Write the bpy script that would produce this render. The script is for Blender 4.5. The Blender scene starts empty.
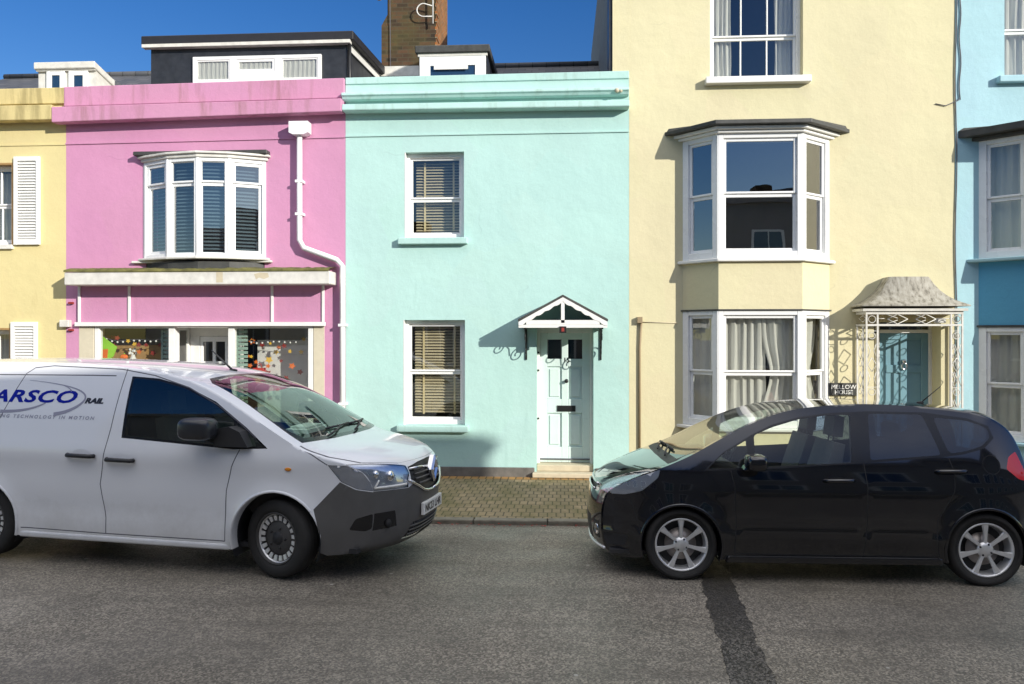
import bpy, bmesh, math, random
from mathutils import Vector, Matrix, noise
from mathutils.geometry import delaunay_2d_cdt
R = math.radians
random.seed(7)
SC = bpy.context.scene
COL = SC.collection

# ------------------------------------------------------------------ survey of the photograph: pixel + depth plane -> metres
F, HC, DC, YAW, CX, CY = 760.0, 2.1, 11.5, R(3.7), 512, 333
_ca, _sa = math.cos(YAW), math.sin(YAW)
def at(px, py, y=0.0):
    r = (px-CX)/F; u = -(py-CY)/F
    dx, dy = r*_ca-_sa, r*_sa+_ca
    t = (y+DC)/dy
    return dx*t, HC+u*t
def rect(px0, py0, px1, py1, y=0.0):
    my, mx = (py0+py1)/2, (px0+px1)/2
    return at(px0, my, y)[0], at(px1, my, y)[0], at(mx, py1, y)[1], at(mx, py0, y)[1]
def ax(px, y=0.0): return at(px, 300, y)[0]
def az(px, py, y=0.0): return at(px, py, y)[1]

# ------------------------------------------------------------------ scene objects
def tag(o, label=None, cat=None, group=None, kind=None):
    if label: o['label'] = label
    if cat: o['category'] = cat
    if group: o['group'] = group
    if kind: o['kind'] = kind
    return o
def empty(name, loc, rz=0.0, label=None, cat=None, group=None):
    o = bpy.data.objects.new(name, None); COL.objects.link(o)
    o.location = loc; o.rotation_euler = (0, 0, rz); o.empty_display_size = .2
    return tag(o, label, cat, group)
def base_of(p):
    v = Vector((0, 0, 0))
    while p is not None:
        v += p.location; p = p.parent
    return v

class MB:
    """collects faces, builds ONE mesh object; coordinates pass through self.T"""
    def __init__(s, T=None): s.v = []; s.f = []; s.m = []; s.T = T; s.mi = 0; s.sm = []; s.smooth = False
    def add(s, vs, fs, smooth=None):
        n = len(s.v)
        for p in vs: s.v.append(tuple(s.T(*p)) if s.T else tuple(p))
        for f in fs: s.f.append(tuple(n+i for i in f)); s.m.append(s.mi); s.sm.append(s.smooth if smooth is None else smooth)
    def box(s, x0, x1, y0, y1, z0, z1):
        if x0 > x1: x0, x1 = x1, x0
        if y0 > y1: y0, y1 = y1, y0
        if z0 > z1: z0, z1 = z1, z0
        s.add([(x0,y0,z0),(x1,y0,z0),(x1,y1,z0),(x0,y1,z0),(x0,y0,z1),(x1,y0,z1),(x1,y1,z1),(x0,y1,z1)],
              [(0,3,2,1),(4,5,6,7),(0,1,5,4),(1,2,6,5),(2,3,7,6),(3,0,4,7)])
    def quad(s, a, b, c, d): s.add([a, b, c, d], [(0,1,2,3)])
    def prism(s, poly, y0, y1):            # polygon in x,z swept along y
        n = len(poly)
        area = sum(poly[i][0]*poly[(i+1)%n][1]-poly[(i+1)%n][0]*poly[i][1] for i in range(n))
        if area < 0: poly = poly[::-1]
        s.add([(p[0], y0, p[1]) for p in poly]+[(p[0], y1, p[1]) for p in poly],
              [tuple(range(n)), tuple(range(2*n-1, n-1, -1))]+[(i, i+n, (i+1)%n+n, (i+1)%n) for i in range(n)])
    def hprism(s, poly, z0, z1):           # polygon in x,y swept along z
        n = len(poly)
        area = sum(poly[i][0]*poly[(i+1)%n][1]-poly[(i+1)%n][0]*poly[i][1] for i in range(n))
        if area < 0: poly = poly[::-1]
        s.add([(p[0], p[1], z0) for p in poly]+[(p[0], p[1], z1) for p in poly],
              [tuple(range(n-1, -1, -1)), tuple(range(n, 2*n))]+[(i, (i+1)%n, (i+1)%n+n, i+n) for i in range(n)])
    def tube(s, pts, r, n=8, cap=True, r2=None):
        pts = [Vector(p) for p in pts]; rings = []; up = Vector((0, 0, 1))
        k = len(pts); vs = []
        prev = None
        for i, p in enumerate(pts):
            d = (pts[min(i+1, k-1)]-pts[max(i-1, 0)]).normalized()
            if prev is None:
                a = d.cross(up)
                if a.length < 1e-3: a = d.cross(Vector((1, 0, 0)))
            else: a = prev-d*prev.dot(d)
            a.normalize(); prev = a; b = d.cross(a)
            rr = r if r2 is None else r+(r2-r)*i/(k-1)
            for j in range(n):
                t = 2*math.pi*j/n; vs.append(tuple(p+a*(rr*math.cos(t))+b*(rr*math.sin(t))))
        fs = [(i*n+j, i*n+(j+1)%n, (i+1)*n+(j+1)%n, (i+1)*n+j) for i in range(k-1) for j in range(n)]
        if cap: fs += [tuple(range(n-1, -1, -1)), tuple((k-1)*n+j for j in range(n))]
        s.add(vs, fs, True)
    def lathe(s, prof, c=(0, 0, 0), axis='y', n=48, closed=False):   # prof (r, h)
        vs = []; k = len(prof)
        for (r, h) in prof:
            for j in range(n):
                t = 2*math.pi*j/n; a, b = r*math.cos(t), r*math.sin(t)
                vs.append((c[0]+a, c[1]+h, c[2]+b) if axis == 'y' else (c[0]+a, c[1]+b, c[2]+h))
        m = k if closed else k-1
        s.add(vs, [(i*n+j, ((i+1)%k)*n+j, ((i+1)%k)*n+(j+1)%n, i*n+(j+1)%n) for i in range(m) for j in range(n)], True)
    def disc(s, r, c, n=32, axis='y'):
        vs = []
        for j in range(n):
            t = 2*math.pi*j/n; a, b = r*math.cos(t), r*math.sin(t)
            vs.append((c[0]+a, c[1], c[2]+b) if axis == 'y' else (c[0]+a, c[1]+b, c[2]))
        s.add(vs, [tuple(range(n))])
    def ball(s, c, r, sx=1, sy=1, sz=1, n=12):
        vs = [(c[0], c[1], c[2]+r*sz)]
        for i in range(1, n):
            a = math.pi*i/n
            for j in range(2*n):
                b = math.pi*j/n
                vs.append((c[0]+r*sx*math.sin(a)*math.cos(b), c[1]+r*sy*math.sin(a)*math.sin(b), c[2]+r*sz*math.cos(a)))
        vs.append((c[0], c[1], c[2]-r*sz)); m = 2*n; L = len(vs)-1
        fs = [(0, 1+j, 1+(j+1)%m) for j in range(m)]
        fs += [(1+i*m+j, 1+(i+1)*m+j, 1+(i+1)*m+(j+1)%m, 1+i*m+(j+1)%m) for i in range(n-2) for j in range(m)]
        fs += [(L, 1+(n-2)*m+(j+1)%m, 1+(n-2)*m+j) for j in range(m)]
        s.add(vs, fs, True)
    def build(s, name, mats, parent=None, bevel=0, local=False, weld=0, fixn=True, sharp=None, seg=1):
        if not isinstance(mats, (list, tuple)): mats = [mats]
        b = Vector((0, 0, 0)) if (local or parent is None) else base_of(parent)
        me = bpy.data.meshes.new(name)
        me.from_pydata([(p[0]-b.x, p[1]-b.y, p[2]-b.z) for p in s.v], [], s.f)
        for m in mats: me.materials.append(m)
        me.polygons.foreach_set('material_index', s.m)
        me.polygons.foreach_set('use_smooth', s.sm)
        if weld or fixn:
            bm = bmesh.new(); bm.from_mesh(me)
            if weld: bmesh.ops.remove_doubles(bm, verts=bm.verts, dist=weld)
            if fixn: bmesh.ops.recalc_face_normals(bm, faces=bm.faces)
            bm.to_mesh(me); bm.free()
        if sharp: me.set_sharp_from_angle(angle=R(sharp))
        me.update()
        o = bpy.data.objects.new(name, me); COL.objects.link(o)
        if parent is not None: o.parent = parent
        if bevel:
            mod = o.modifiers.new('edge', 'BEVEL'); mod.width = bevel; mod.segments = seg
            mod.limit_method = 'ANGLE'; mod.angle_limit = R(40)
            mod.harden_normals = False
        return o
def copy_tree(o, parent=None):
    c = o.copy(); COL.objects.link(c); c.parent = parent
    for ch in list(o.children): copy_tree(ch, c)
    return c
def setting(name, mb, mats, **k): return tag(mb.build(name, mats, **k), kind='structure')

# ------------------------------------------------------------------ materials
def new_mat(name):
    m = bpy.data.materials.new(name); m.use_nodes = True
    nt = m.node_tree; nt.nodes.clear()
    out = nt.nodes.new('ShaderNodeOutputMaterial')
    return m, nt, out
def N(nt, t, **k):
    n = nt.nodes.new(t)
    for a, v in k.items():
        if a.startswith('i_'):
            key = a[2:].replace('_', ' ')
            n.inputs[key].default_value = v
        else: setattr(n, a, v)
    return n
def coords(nt, scale=(1, 1, 1), kind='Object'):
    tc = N(nt, 'ShaderNodeTexCoord'); mp = N(nt, 'ShaderNodeMapping'); mp.inputs['Scale'].default_value = scale
    nt.links.new(tc.outputs[kind], mp.inputs['Vector']); return mp.outputs['Vector']
def noise_n(nt, vec, scale, detail=4, rough=.55, dist=0):
    n = N(nt, 'ShaderNodeTexNoise'); n.inputs['Scale'].default_value = scale; n.inputs['Detail'].default_value = detail
    n.inputs['Roughness'].default_value = rough; n.inputs['Distortion'].default_value = dist
    nt.links.new(vec, n.inputs['Vector']); return n.outputs['Fac']
def ramp(nt, fac, stops):
    r = N(nt, 'ShaderNodeValToRGB'); e = r.color_ramp.elements
    while len(e) < len(stops): e.new(.5)
    for i, (p, c) in enumerate(stops):
        e[i].position = p; e[i].color = (c, c, c, 1) if isinstance(c, (int, float)) else (*c, 1)
    nt.links.new(fac, r.inputs['Fac']); return r.outputs['Color']
def mixc(nt, fac, a, b, mode='MIX'):
    m = N(nt, 'ShaderNodeMix', data_type='RGBA', blend_type=mode, clamp_result=False)
    for sock, v in ((m.inputs[0], fac), (m.inputs[6], a), (m.inputs[7], b)):
        if isinstance(v, (int, float)): sock.default_value = v
        elif isinstance(v, tuple): sock.default_value = (*v, 1)
        else: nt.links.new(v, sock)
    return m.outputs[2]
def bump(nt, h, strength, dist, prev=None):
    b = N(nt, 'ShaderNodeBump'); b.inputs['Strength'].default_value = strength; b.inputs['Distance'].default_value = dist
    nt.links.new(h, b.inputs['Height'])
    if prev is not None: nt.links.new(prev, b.inputs['Normal'])
    return b.outputs['Normal']
def pbr(nt, out, col, rough=.6, normal=None, metal=0, coat=0, spec=.5):
    p = N(nt, 'ShaderNodeBsdfPrincipled')
    for k, v in (('Base Color', col), ('Roughness', rough), ('Metallic', metal), ('Coat Weight', coat), ('Specular IOR Level', spec)):
        if isinstance(v, tuple): p.inputs[k].default_value = (*v, 1)
        elif isinstance(v, (int, float)): p.inputs[k].default_value = v
        else: nt.links.new(v, p.inputs[k])
    if coat: p.inputs['Coat Roughness'].default_value = .03
    if normal is not None: nt.links.new(normal, p.inputs['Normal'])
    nt.links.new(p.outputs[0], out.inputs[0]); return p
def simple(name, col, rough=.5, metal=0, coat=0, var=.06, bumpy=0, bscale=60, spec=.5):
    m, nt, out = new_mat(name); v = coords(nt)
    f = noise_n(nt, v, 9, 5)
    dark = tuple(c*(1-var*2) for c in col); lite = tuple(min(1, c*(1+var*2)) for c in col)
    c = mixc(nt, f, dark, lite)
    rr = ramp(nt, noise_n(nt, v, 4, 3), [(.3, max(0, rough-.06)), (.7, min(1, rough+.06))])
    nrm = bump(nt, noise_n(nt, v, bscale, 3), bumpy, .003) if bumpy else None
    pbr(nt, out, c, rr, nrm, metal, coat, spec); return m
def stucco(name, col, dirt=(.25, .22, .15), amount=.25, stain_scale=1.0, cover=.62):
    m, nt, out = new_mat(name); v = coords(nt)
    big = noise_n(nt, v, .7, 4); c = mixc(nt, ramp(nt, big, [(.3, 0.), (.7, 1.)]), tuple(x*.93 for x in col), tuple(min(1, x*1.04) for x in col))
    fine = noise_n(nt, v, 34, 6, .7); c = mixc(nt, ramp(nt, fine, [(.35, 0.), (.65, .16)]), c, tuple(x*.72 for x in col))
    # faint patches where older coats were repaired
    vo = N(nt, 'ShaderNodeTexVoronoi'); vo.inputs['Scale'].default_value = 1.3; nt.links.new(v, vo.inputs['Vector'])
    # faint lined-out blockwork under the paint
    spx = N(nt, 'ShaderNodeSeparateXYZ'); cbx = N(nt, 'ShaderNodeCombineXYZ'); nt.links.new(v, spx.inputs[0]); nt.links.new(spx.outputs[0], cbx.inputs[0]); nt.links.new(spx.outputs[2], cbx.inputs[1])
    bk = N(nt, 'ShaderNodeTexBrick'); bk.inputs['Scale'].default_value = 1; bk.inputs['Brick Width'].default_value = .62; bk.inputs['Row Height'].default_value = .31; bk.inputs['Mortar Size'].default_value = .006; bk.inputs['Mortar Smooth'].default_value = .6; nt.links.new(cbx.outputs[0], bk.inputs['Vector'])
    c = mixc(nt, .012, c, vo.outputs['Color'], 'OVERLAY')
    sv = coords(nt, (2.2*stain_scale, 2.2*stain_scale, .28*stain_scale))
    st = ramp(nt, noise_n(nt, sv, 2.4, 6, .62, .4), [(cover, 0.), (min(.97, cover+.16), amount)])
    c = mixc(nt, st, c, dirt)
    # hairline cracks
    wv = N(nt, 'ShaderNodeTexVoronoi', feature='DISTANCE_TO_EDGE'); wv.inputs['Scale'].default_value = .55
    dv = N(nt, 'ShaderNodeVectorMath', operation='ADD'); nz = N(nt, 'ShaderNodeTexNoise'); nz.inputs['Scale'].default_value = 2.5
    nt.links.new(v, nz.inputs['Vector']); nt.links.new(v, dv.inputs[0]); nsc = N(nt, 'ShaderNodeVectorMath', operation='SCALE'); nsc.inputs['Scale'].default_value = .35; nt.links.new(nz.outputs['Color'], nsc.inputs[0]); nt.links.new(nsc.outputs[0], dv.inputs[1]); nt.links.new(dv.outputs[0], wv.inputs['Vector'])
    cr = ramp(nt, wv.outputs['Distance'], [(0., 1.), (.006, 0.)])
    msk = ramp(nt, noise_n(nt, v, .9, 2), [(.58, 0.), (.64, .24)])
    crm = mixc(nt, 1., cr, msk, 'MULTIPLY')
    c = mixc(nt, crm, c, tuple(x*.4 for x in col))
    h1 = noise_n(nt, v, 3.2, 5, .6); h2 = noise_n(nt, v, 90, 3, .7)
    n0 = bump(nt, bk.outputs['Fac'], -.22, .006); n1 = bump(nt, h1, .6, .02, n0); n2 = bump(nt, h2, .45, .004, n1)
    pbr(nt, out, c, .78, n2, spec=.3); return m
def glass(name, tint=(.8, .86, .84), refl=.05, k=2.0, rough=0.0, wavy=0.0):
    m, nt, out = new_mat(name)
    tr = N(nt, 'ShaderNodeBsdfTransparent'); tr.inputs[0].default_value = (*tint, 1)
    gl = N(nt, 'ShaderNodeBsdfGlossy'); gl.inputs['Roughness'].default_value = rough; gl.inputs[0].default_value = (1, 1, 1, 1)
    if wavy:
        v = coords(nt); nb = bump(nt, noise_n(nt, v, 1.6, 2), wavy, .02); nt.links.new(nb, gl.inputs['Normal'])
    # Schlick reflectance, the same from both faces of the pane
    ge = N(nt, 'ShaderNodeNewGeometry'); dt = N(nt, 'ShaderNodeVectorMath', operation='DOT_PRODUCT'); nt.links.new(ge.outputs['Normal'], dt.inputs[0]); nt.links.new(ge.outputs['Incoming'], dt.inputs[1])
    ab = N(nt, 'ShaderNodeMath', operation='ABSOLUTE'); nt.links.new(dt.outputs['Value'], ab.inputs[0])
    iv = N(nt, 'ShaderNodeMath', operation='SUBTRACT', use_clamp=True); iv.inputs[0].default_value = 1; nt.links.new(ab.outputs[0], iv.inputs[1])
    pw = N(nt, 'ShaderNodeMath', operation='POWER'); nt.links.new(iv.outputs[0], pw.inputs[0]); pw.inputs[1].default_value = 5
    ma = N(nt, 'ShaderNodeMath', operation='MULTIPLY_ADD', use_clamp=True); nt.links.new(pw.outputs[0], ma.inputs[0])
    ma.inputs[1].default_value = 1-refl-.04*k; ma.inputs[2].default_value = refl+.04*k
    mx = N(nt, 'ShaderNodeMixShader'); nt.links.new(ma.outputs[0], mx.inputs[0]); nt.links.new(tr.outputs[0], mx.inputs[1]); nt.links.new(gl.outputs[0], mx.inputs[2])
    nt.links.new(mx.outputs[0], out.inputs[0]); return m
def brick(name, c1, c2, mortar, bw, bh, axes='xz', offset=.5, msize=.012, moss=None, mossamt=.5, bstr=.6, rough=.85):
    m, nt, out = new_mat(name); tc = N(nt, 'ShaderNodeTexCoord'); sp = N(nt, 'ShaderNodeSeparateXYZ'); cb = N(nt, 'ShaderNodeCombineXYZ')
    nt.links.new(tc.outputs['Object'], sp.inputs[0])
    if axes == 'xz':
        ad = N(nt, 'ShaderNodeMath', operation='ADD'); nt.links.new(sp.outputs[0], ad.inputs[0]); nt.links.new(sp.outputs[1], ad.inputs[1]); nt.links.new(ad.outputs[0], cb.inputs[0]); nt.links.new(sp.outputs[2], cb.inputs[1])
    else:
        nt.links.new(sp.outputs[0], cb.inputs[0]); nt.links.new(sp.outputs[1], cb.inputs[1])
    wob = N(nt, 'ShaderNodeTexNoise'); wob.inputs['Scale'].default_value = 5; nt.links.new(tc.outputs['Object'], wob.inputs['Vector'])
    va = N(nt, 'ShaderNodeVectorMath', operation='MULTIPLY_ADD'); nt.links.new(wob.outputs['Color'], va.inputs[0]); va.inputs[1].default_value = (.012, .012, .012); nt.links.new(cb.outputs[0], va.inputs[2])
    b = N(nt, 'ShaderNodeTexBrick'); b.offset = offset; nt.links.new(va.outputs[0], b.inputs['Vector'])
    b.inputs['Scale'].default_value = 1; b.inputs['Brick Width'].default_value = bw; b.inputs['Row Height'].default_value = bh
    b.inputs['Mortar Size'].default_value = msize; b.inputs['Mortar Smooth'].default_value = .3; b.inputs['Bias'].default_value = 0
    b.inputs['Color1'].default_value = (*c1, 1); b.inputs['Color2'].default_value = (*c2, 1); b.inputs['Mortar'].default_value = (*mortar, 1)
    v = tc.outputs['Object']; c = b.outputs['Color']
    c = mixc(nt, ramp(nt, noise_n(nt, v, 14, 5, .7), [(.35, 0.), (.7, .45)]), c, tuple(x*.45 for x in c1))
    if moss: c = mixc(nt, ramp(nt, noise_n(nt, v, 1.7, 5, .7), [(.42, 0.), (.68, mossamt)]), c, moss)
    n1 = bump(nt, b.outputs['Fac'], -bstr, .012); n2 = bump(nt, noise_n(nt, v, 60, 4, .7), .4, .005, n1)
    pbr(nt, out, c, rough, n2, spec=.25); return m
def asphalt(name, base, tone, patch=False, wet=0.0):
    m, nt, out = new_mat(name); v = coords(nt)
    vo = N(nt, 'ShaderNodeTexVoronoi'); vo.inputs['Scale'].default_value = 82; nt.links.new(v, vo.inputs['Vector'])
    agg = ramp(nt, vo.outputs['Color'], [(.2, tuple(x*.18 for x in base)), (.5, base), (.8, tuple(x*2.9 for x in base))])
    fi = noise_n(nt, v, 240, 3, .7); c = mixc(nt, ramp(nt, fi, [(.4, .0), (.66, .5)]), agg, tuple(x*2.4 for x in base))
    c = mixc(nt, ramp(nt, noise_n(nt, v, .55, 5, .6), [(.35, 0.), (.68, .3)]), c, tone)
    c = mixc(nt, 1., c, ramp(nt, noise_n(nt, v, .8, 6, .65), [(.3, .72), (.7, 1.25)]), 'MULTIPLY')
    if patch:
        sp_ = N(nt, 'ShaderNodeSeparateXYZ'); nt.links.new(v, sp_.inputs[0]); ad_ = N(nt, 'ShaderNodeMath', operation='MULTIPLY_ADD'); nt.links.new(noise_n(nt, v, 3, 5, .7), ad_.inputs[0]); ad_.inputs[1].default_value = .9; nt.links.new(sp_.outputs[1], ad_.inputs[2])
        mr = N(nt, 'ShaderNodeMapRange'); mr.inputs['From Min'].default_value = -5.9; mr.inputs['From Max'].default_value = -5.2; mr.inputs['To Min'].default_value = .8; mr.inputs['To Max'].default_value = 0.; nt.links.new(ad_.outputs[0], mr.inputs['Value'])
        c = mixc(nt, mr.outputs[0], c, mixc(nt, 1., agg, (2.6, 2.6, 2.6), 'MULTIPLY'))
    if not patch:
        sv = coords(nt, (.35, 2.4, 1)); c = mixc(nt, ramp(nt, noise_n(nt, sv, 1.2, 4, .6), [(.48, 0.), (.66, .4)]), c, tuple(x*.5 for x in base))
        ck = N(nt, 'ShaderNodeTexVoronoi', feature='DISTANCE_TO_EDGE'); ck.inputs['Scale'].default_value = .45; cv = N(nt, 'ShaderNodeVectorMath', operation='ADD'); cz_ = N(nt, 'ShaderNodeTexNoise'); cz_.inputs['Scale'].default_value = 3; cz_.inputs['Detail'].default_value = 6; cs_ = N(nt, 'ShaderNodeVectorMath', operation='SCALE'); cs_.inputs['Scale'].default_value = .3
        nt.links.new(v, cz_.inputs['Vector']); nt.links.new(cz_.outputs['Color'], cs_.inputs[0]); nt.links.new(v, cv.inputs[0]); nt.links.new(cs_.outputs[0], cv.inputs[1]); nt.links.new(cv.outputs[0], ck.inputs['Vector'])
        c = mixc(nt, mixc(nt, 1., ramp(nt, ck.outputs['Distance'], [(0., .35), (.009, 0.)]), ramp(nt, noise_n(nt, v, .6, 2), [(.5, 0.), (.56, 1.)]), 'MULTIPLY'), c, tuple(x*.3 for x in base))
        c = mixc(nt, ramp(nt, noise_n(nt, v, .28, 3, .5), [(.40, .38), (.58, 0.)]), c, tuple(x*.55 for x in base))
        spots = ramp(nt, noise_n(nt, v, 3.3, 6, .75), [(.66, 0.), (.70, .5)]); c = mixc(nt, spots, c, tuple(x*.42 for x in base))
        v3 = N(nt, 'ShaderNodeTexVoronoi'); v3.inputs['Scale'].default_value = 2.1; nt.links.new(v, v3.inputs['Vector'])
        c = mixc(nt, ramp(nt, v3.outputs['Distance'], [(.028, .75), (.036, 0.)]), c, (.42, .40, .36))
    r = ramp(nt, noise_n(nt, v, .9, 4), [(.38, .46-wet*.6), (.66, .85-wet)])
    n1 = bump(nt, vo.outputs['Distance'], .6, .006); n2 = bump(nt, noise_n(nt, v, 150, 4, .8), .5, .004, n1)
    n3 = bump(nt, noise_n(nt, v, 1.1, 3), .4, .03, n2)
    pbr(nt, out, c, r, n3, spec=.5); return m

M = {}
M['mint'] = stucco('mint_render', (.455, .675, .62), (.26, .44, .39), .28)
M['pink'] = stucco('pink_render', (.59, .275, .43), (.38, .16, .22), .3)
M['cream'] = stucco('cream_render', (.68, .62, .395), (.48, .42, .25), .30)
M['yellow'] = stucco('yellow_render', (.71, .60, .30), (.42, .32, .14), .35)
M['yellow_cap'] = stucco('weathered_yellow', (.64, .53, .25), (.26, .21, .09), .6, 1.1, .44)
M['pink_cap'] = stucco('weathered_pink', (.57, .27, .41), (.28, .15, .14), .55, .9, .54)
M['mint_cap'] = stucco('weathered_mint', (.455, .67, .62), (.24, .34, .28), .45, .9, .56)
M['blue'] = stucco('pale_blue_render', (.39, .60, .65), (.25, .42, .46), .25)
M['blue_shaded'] = stucco('shaded_blue_render', (.11, .36, .54), (.10, .24, .33), .25)  # bay apron in shade, its shade put into a deeper blue
M['plinth'] = simple('grey_plinth', (.14, .13, .115), .85, var=.25, bumpy=.5)
M['white'] = simple('white_gloss_paint', (.80, .79, .75), .35, var=.05, bumpy=.1, bscale=20)
M['upvc'] = simple('white_window_plastic', (.84, .84, .82), .28, var=.02)
M['oldwhite'] = simple('weathered_white_paint', (.66, .64, .58), .6, var=.16, bumpy=.3)
M['stone'] = simple('pale_stone', (.55, .48, .34), .8, var=.12, bumpy=.4)
M['tile'] = simple('cream_tile', (.62, .56, .42), .3, var=.08)
M['lead'] = simple('dark_lead', (.055, .055, .05), .55, var=.35, bumpy=.4)
M['slate_black'] = simple('black_slate_hanging', (.028, .03, .035), .4, var=.3, bumpy=.4, bscale=14)
M['felt'] = simple('roof_felt_edge', (.014, .014, .018), .6, var=.2)
M['black'] = simple('black_iron', (.012, .012, .012), .45, var=.1)
M['plastic'] = simple('black_plastic', (.022, .022, .024), .55, var=.12)
M['rubber'] = simple('tyre_rubber', (.022, .021, .020), .85, var=.25, bumpy=.4, bscale=50)
M['chrome'] = simple('chrome', (.75, .75, .76), .12, metal=1, var=.02)
M['alloy'] = simple('silver_alloy', (.74, .74, .74), .35, metal=.55, var=.04)
M['steel'] = simple('dark_steel_wheel', (.055, .052, .05), .6, var=.15)
M['disc'] = simple('brake_disc', (.30, .27, .25), .4, metal=.8, var=.1)
M['slat'] = simple('wooden_slat', (.62, .53, .37), .5, var=.1)
M['tape'] = simple('ladder_tape', (.72, .58, .34), .8)
M['shade'] = simple('venetian_slat', (.42, .50, .50), .5)
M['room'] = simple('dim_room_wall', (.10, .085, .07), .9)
M['cable'] = simple('grey_cable', (.10, .10, .12), .6)
M['darkgrn'] = simple('mossy_lead', (.13, .12, .035), .95, var=.5, bumpy=.8, bscale=30)
M['teal_door'] = simple('teal_door_paint', (.17, .32, .38), .35, var=.04)
M['mint_door'] = simple('pale_mint_door_paint', (.66, .78, .74), .32, var=.03)
M['signblack'] = simple('grey_black_sign', (.05, .05, .045), .45)
M['letter'] = simple('white_lettering', (.78, .77, .72), .5)
M['kerb'] = simple('granite_kerb', (.17, .155, .12), .85, var=.3, bumpy=.7, bscale=45)
M['wood'] = simple('ochre_wood', (.40, .24, .09), .6, var=.2)
M['conduit'] = simple('brown_conduit_paint', (.30, .225, .13), .6)
M['sideshade'] = simple('shaded_side_render', (.16, .19, .20), .85, var=.15, bumpy=.4)  # left-facing gable, its shade painted in as dark grey
M['red'] = simple('red_cloth', (.55, .03, .02), .7)
M['orange'] = simple('orange_leaf', (.75, .16, .02), .7)
M['rust'] = simple('dark_red_leaf', (.28, .03, .02), .7)
M['gold'] = simple('yellow_leaf', (.80, .48, .04), .7)
M['green'] = simple('bright_green_cloth', (.30, .62, .04), .7)
M['board'] = simple('pale_display_board', (.66, .65, .62), .8)
M['sage'] = simple('sage_shutter', (.30, .42, .36), .6)
M['paper'] = simple('white_paper', (.75, .74, .70), .8)
M['pot'] = simple('terracotta', (.50, .17, .07), .8)
M['roadstrip'] = simple('pale_road_strip', (.62, .60, .55), .8, var=.2, bumpy=.5)
def fabric(name, col):
    m, nt, out = new_mat(name); v = coords(nt)
    c = mixc(nt, noise_n(nt, v, 5, 4), tuple(x*.9 for x in col), col)
    d = N(nt, 'ShaderNodeBsdfDiffuse'); t = N(nt, 'ShaderNodeBsdfTranslucent'); mx = N(nt, 'ShaderNodeMixShader'); mx.inputs[0].default_value = .25
    nt.links.new(c, d.inputs[0]); nt.links.new(c, t.inputs[0]); nt.links.new(d.outputs[0], mx.inputs[1]); nt.links.new(t.outputs[0], mx.inputs[2]); nt.links.new(mx.outputs[0], out.inputs[0]); return m
M['curtain'] = fabric('off_white_curtain', (.86, .84, .80))
M['curtain_tan'] = fabric('pale_lining_curtain', (.60, .53, .42))
M['pane'] = glass('window_pane', (.84, .86, .82), .05, 2.2, wavy=.05)
M['pane_dark'] = glass('first_floor_pane', (.50, .55, .58), .12, 3.2, wavy=.06)
M['shopglass'] = glass('shop_pane', (.88, .90, .88), .03, 1.6)
M['doorglass'] = glass('door_pane', (.25, .22, .20), .05, 1.5)
# slates
def slates():
    m, nt, out = new_mat('roof_slate'); tc = N(nt, 'ShaderNodeTexCoord'); b = N(nt, 'ShaderNodeTexBrick')
    mp = N(nt, 'ShaderNodeMapping'); nt.links.new(tc.outputs['Object'], mp.inputs[0]); nt.links.new(mp.outputs[0], b.inputs['Vector'])
    b.inputs['Brick Width'].default_value = .28; b.inputs['Row Height'].default_value = .19; b.inputs['Mortar Size'].default_value = .008; b.inputs['Scale'].default_value = 1
    b.inputs['Color1'].default_value = (.045, .05, .06, 1); b.inputs['Color2'].default_value = (.085, .085, .09, 1); b.inputs['Mortar'].default_value = (.01, .01, .01, 1)
    n = bump(nt, b.outputs['Fac'], -.7, .01); pbr(nt, out, b.outputs['Color'], .6, n); return m
M['slate'] = slates()
M['chimney'] = brick('chimney_brick', (.12, .065, .035), (.035, .028, .020), (.085, .07, .045), .225, .078, 'xz', .5, .010, (.10, .09, .03), .55, .8)
M['chimney_orange'] = brick('chimney_brick_sunlit_side', (.42, .15, .04), (.22, .09, .035), (.30, .25, .16), .225, .078, 'xz', .5, .010, (.12, .08, .03), .5, .8)  # sunlit right side of the stack, painted in brighter orange
M['paving'] = brick('block_paving', (.34, .26, .155), (.25, .20, .12), (.08, .07, .045), .105, .21, 'xy', 0.5, .010, (.085, .085, .02), .65, .8)
M['soldier'] = brick('edge_brick_course', (.46, .27, .10), (.36, .20, .075), (.10, .08, .04), .112, .40, 'xy', 0., .012, (.20, .14, .04), .35, .8)
M['asphalt'] = asphalt('asphalt', (.140, .124, .100), (.21, .19, .155))
M['tarpatch'] = asphalt('fresh_tarmac_strip', (.022, .020, .018), (.075, .068, .058), True, .25)
M['opp'] = stucco('opposite_render', (.27, .25, .235), (.25, .2, .15), .3)
def ported(): 
    m, nt, out = new_mat('weathered_lead_sheet'); v = coords(nt, (9, 9, 1.1))
    c = ramp(nt, noise_n(nt, v, 2.0, 5, .6, .1), [(.32, (.09, .08, .055)), (.45, (.27, .25, .20)), (.64, (.40, .38, .32))])
    v2 = coords(nt); n = bump(nt, noise_n(nt, v, 2.4, 5), .3, .012); n = bump(nt, noise_n(nt, v2, 50, 3), .3, .004, n)
    pbr(nt, out, c, .62, n); return m
M['leadsheet'] = ported()

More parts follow.
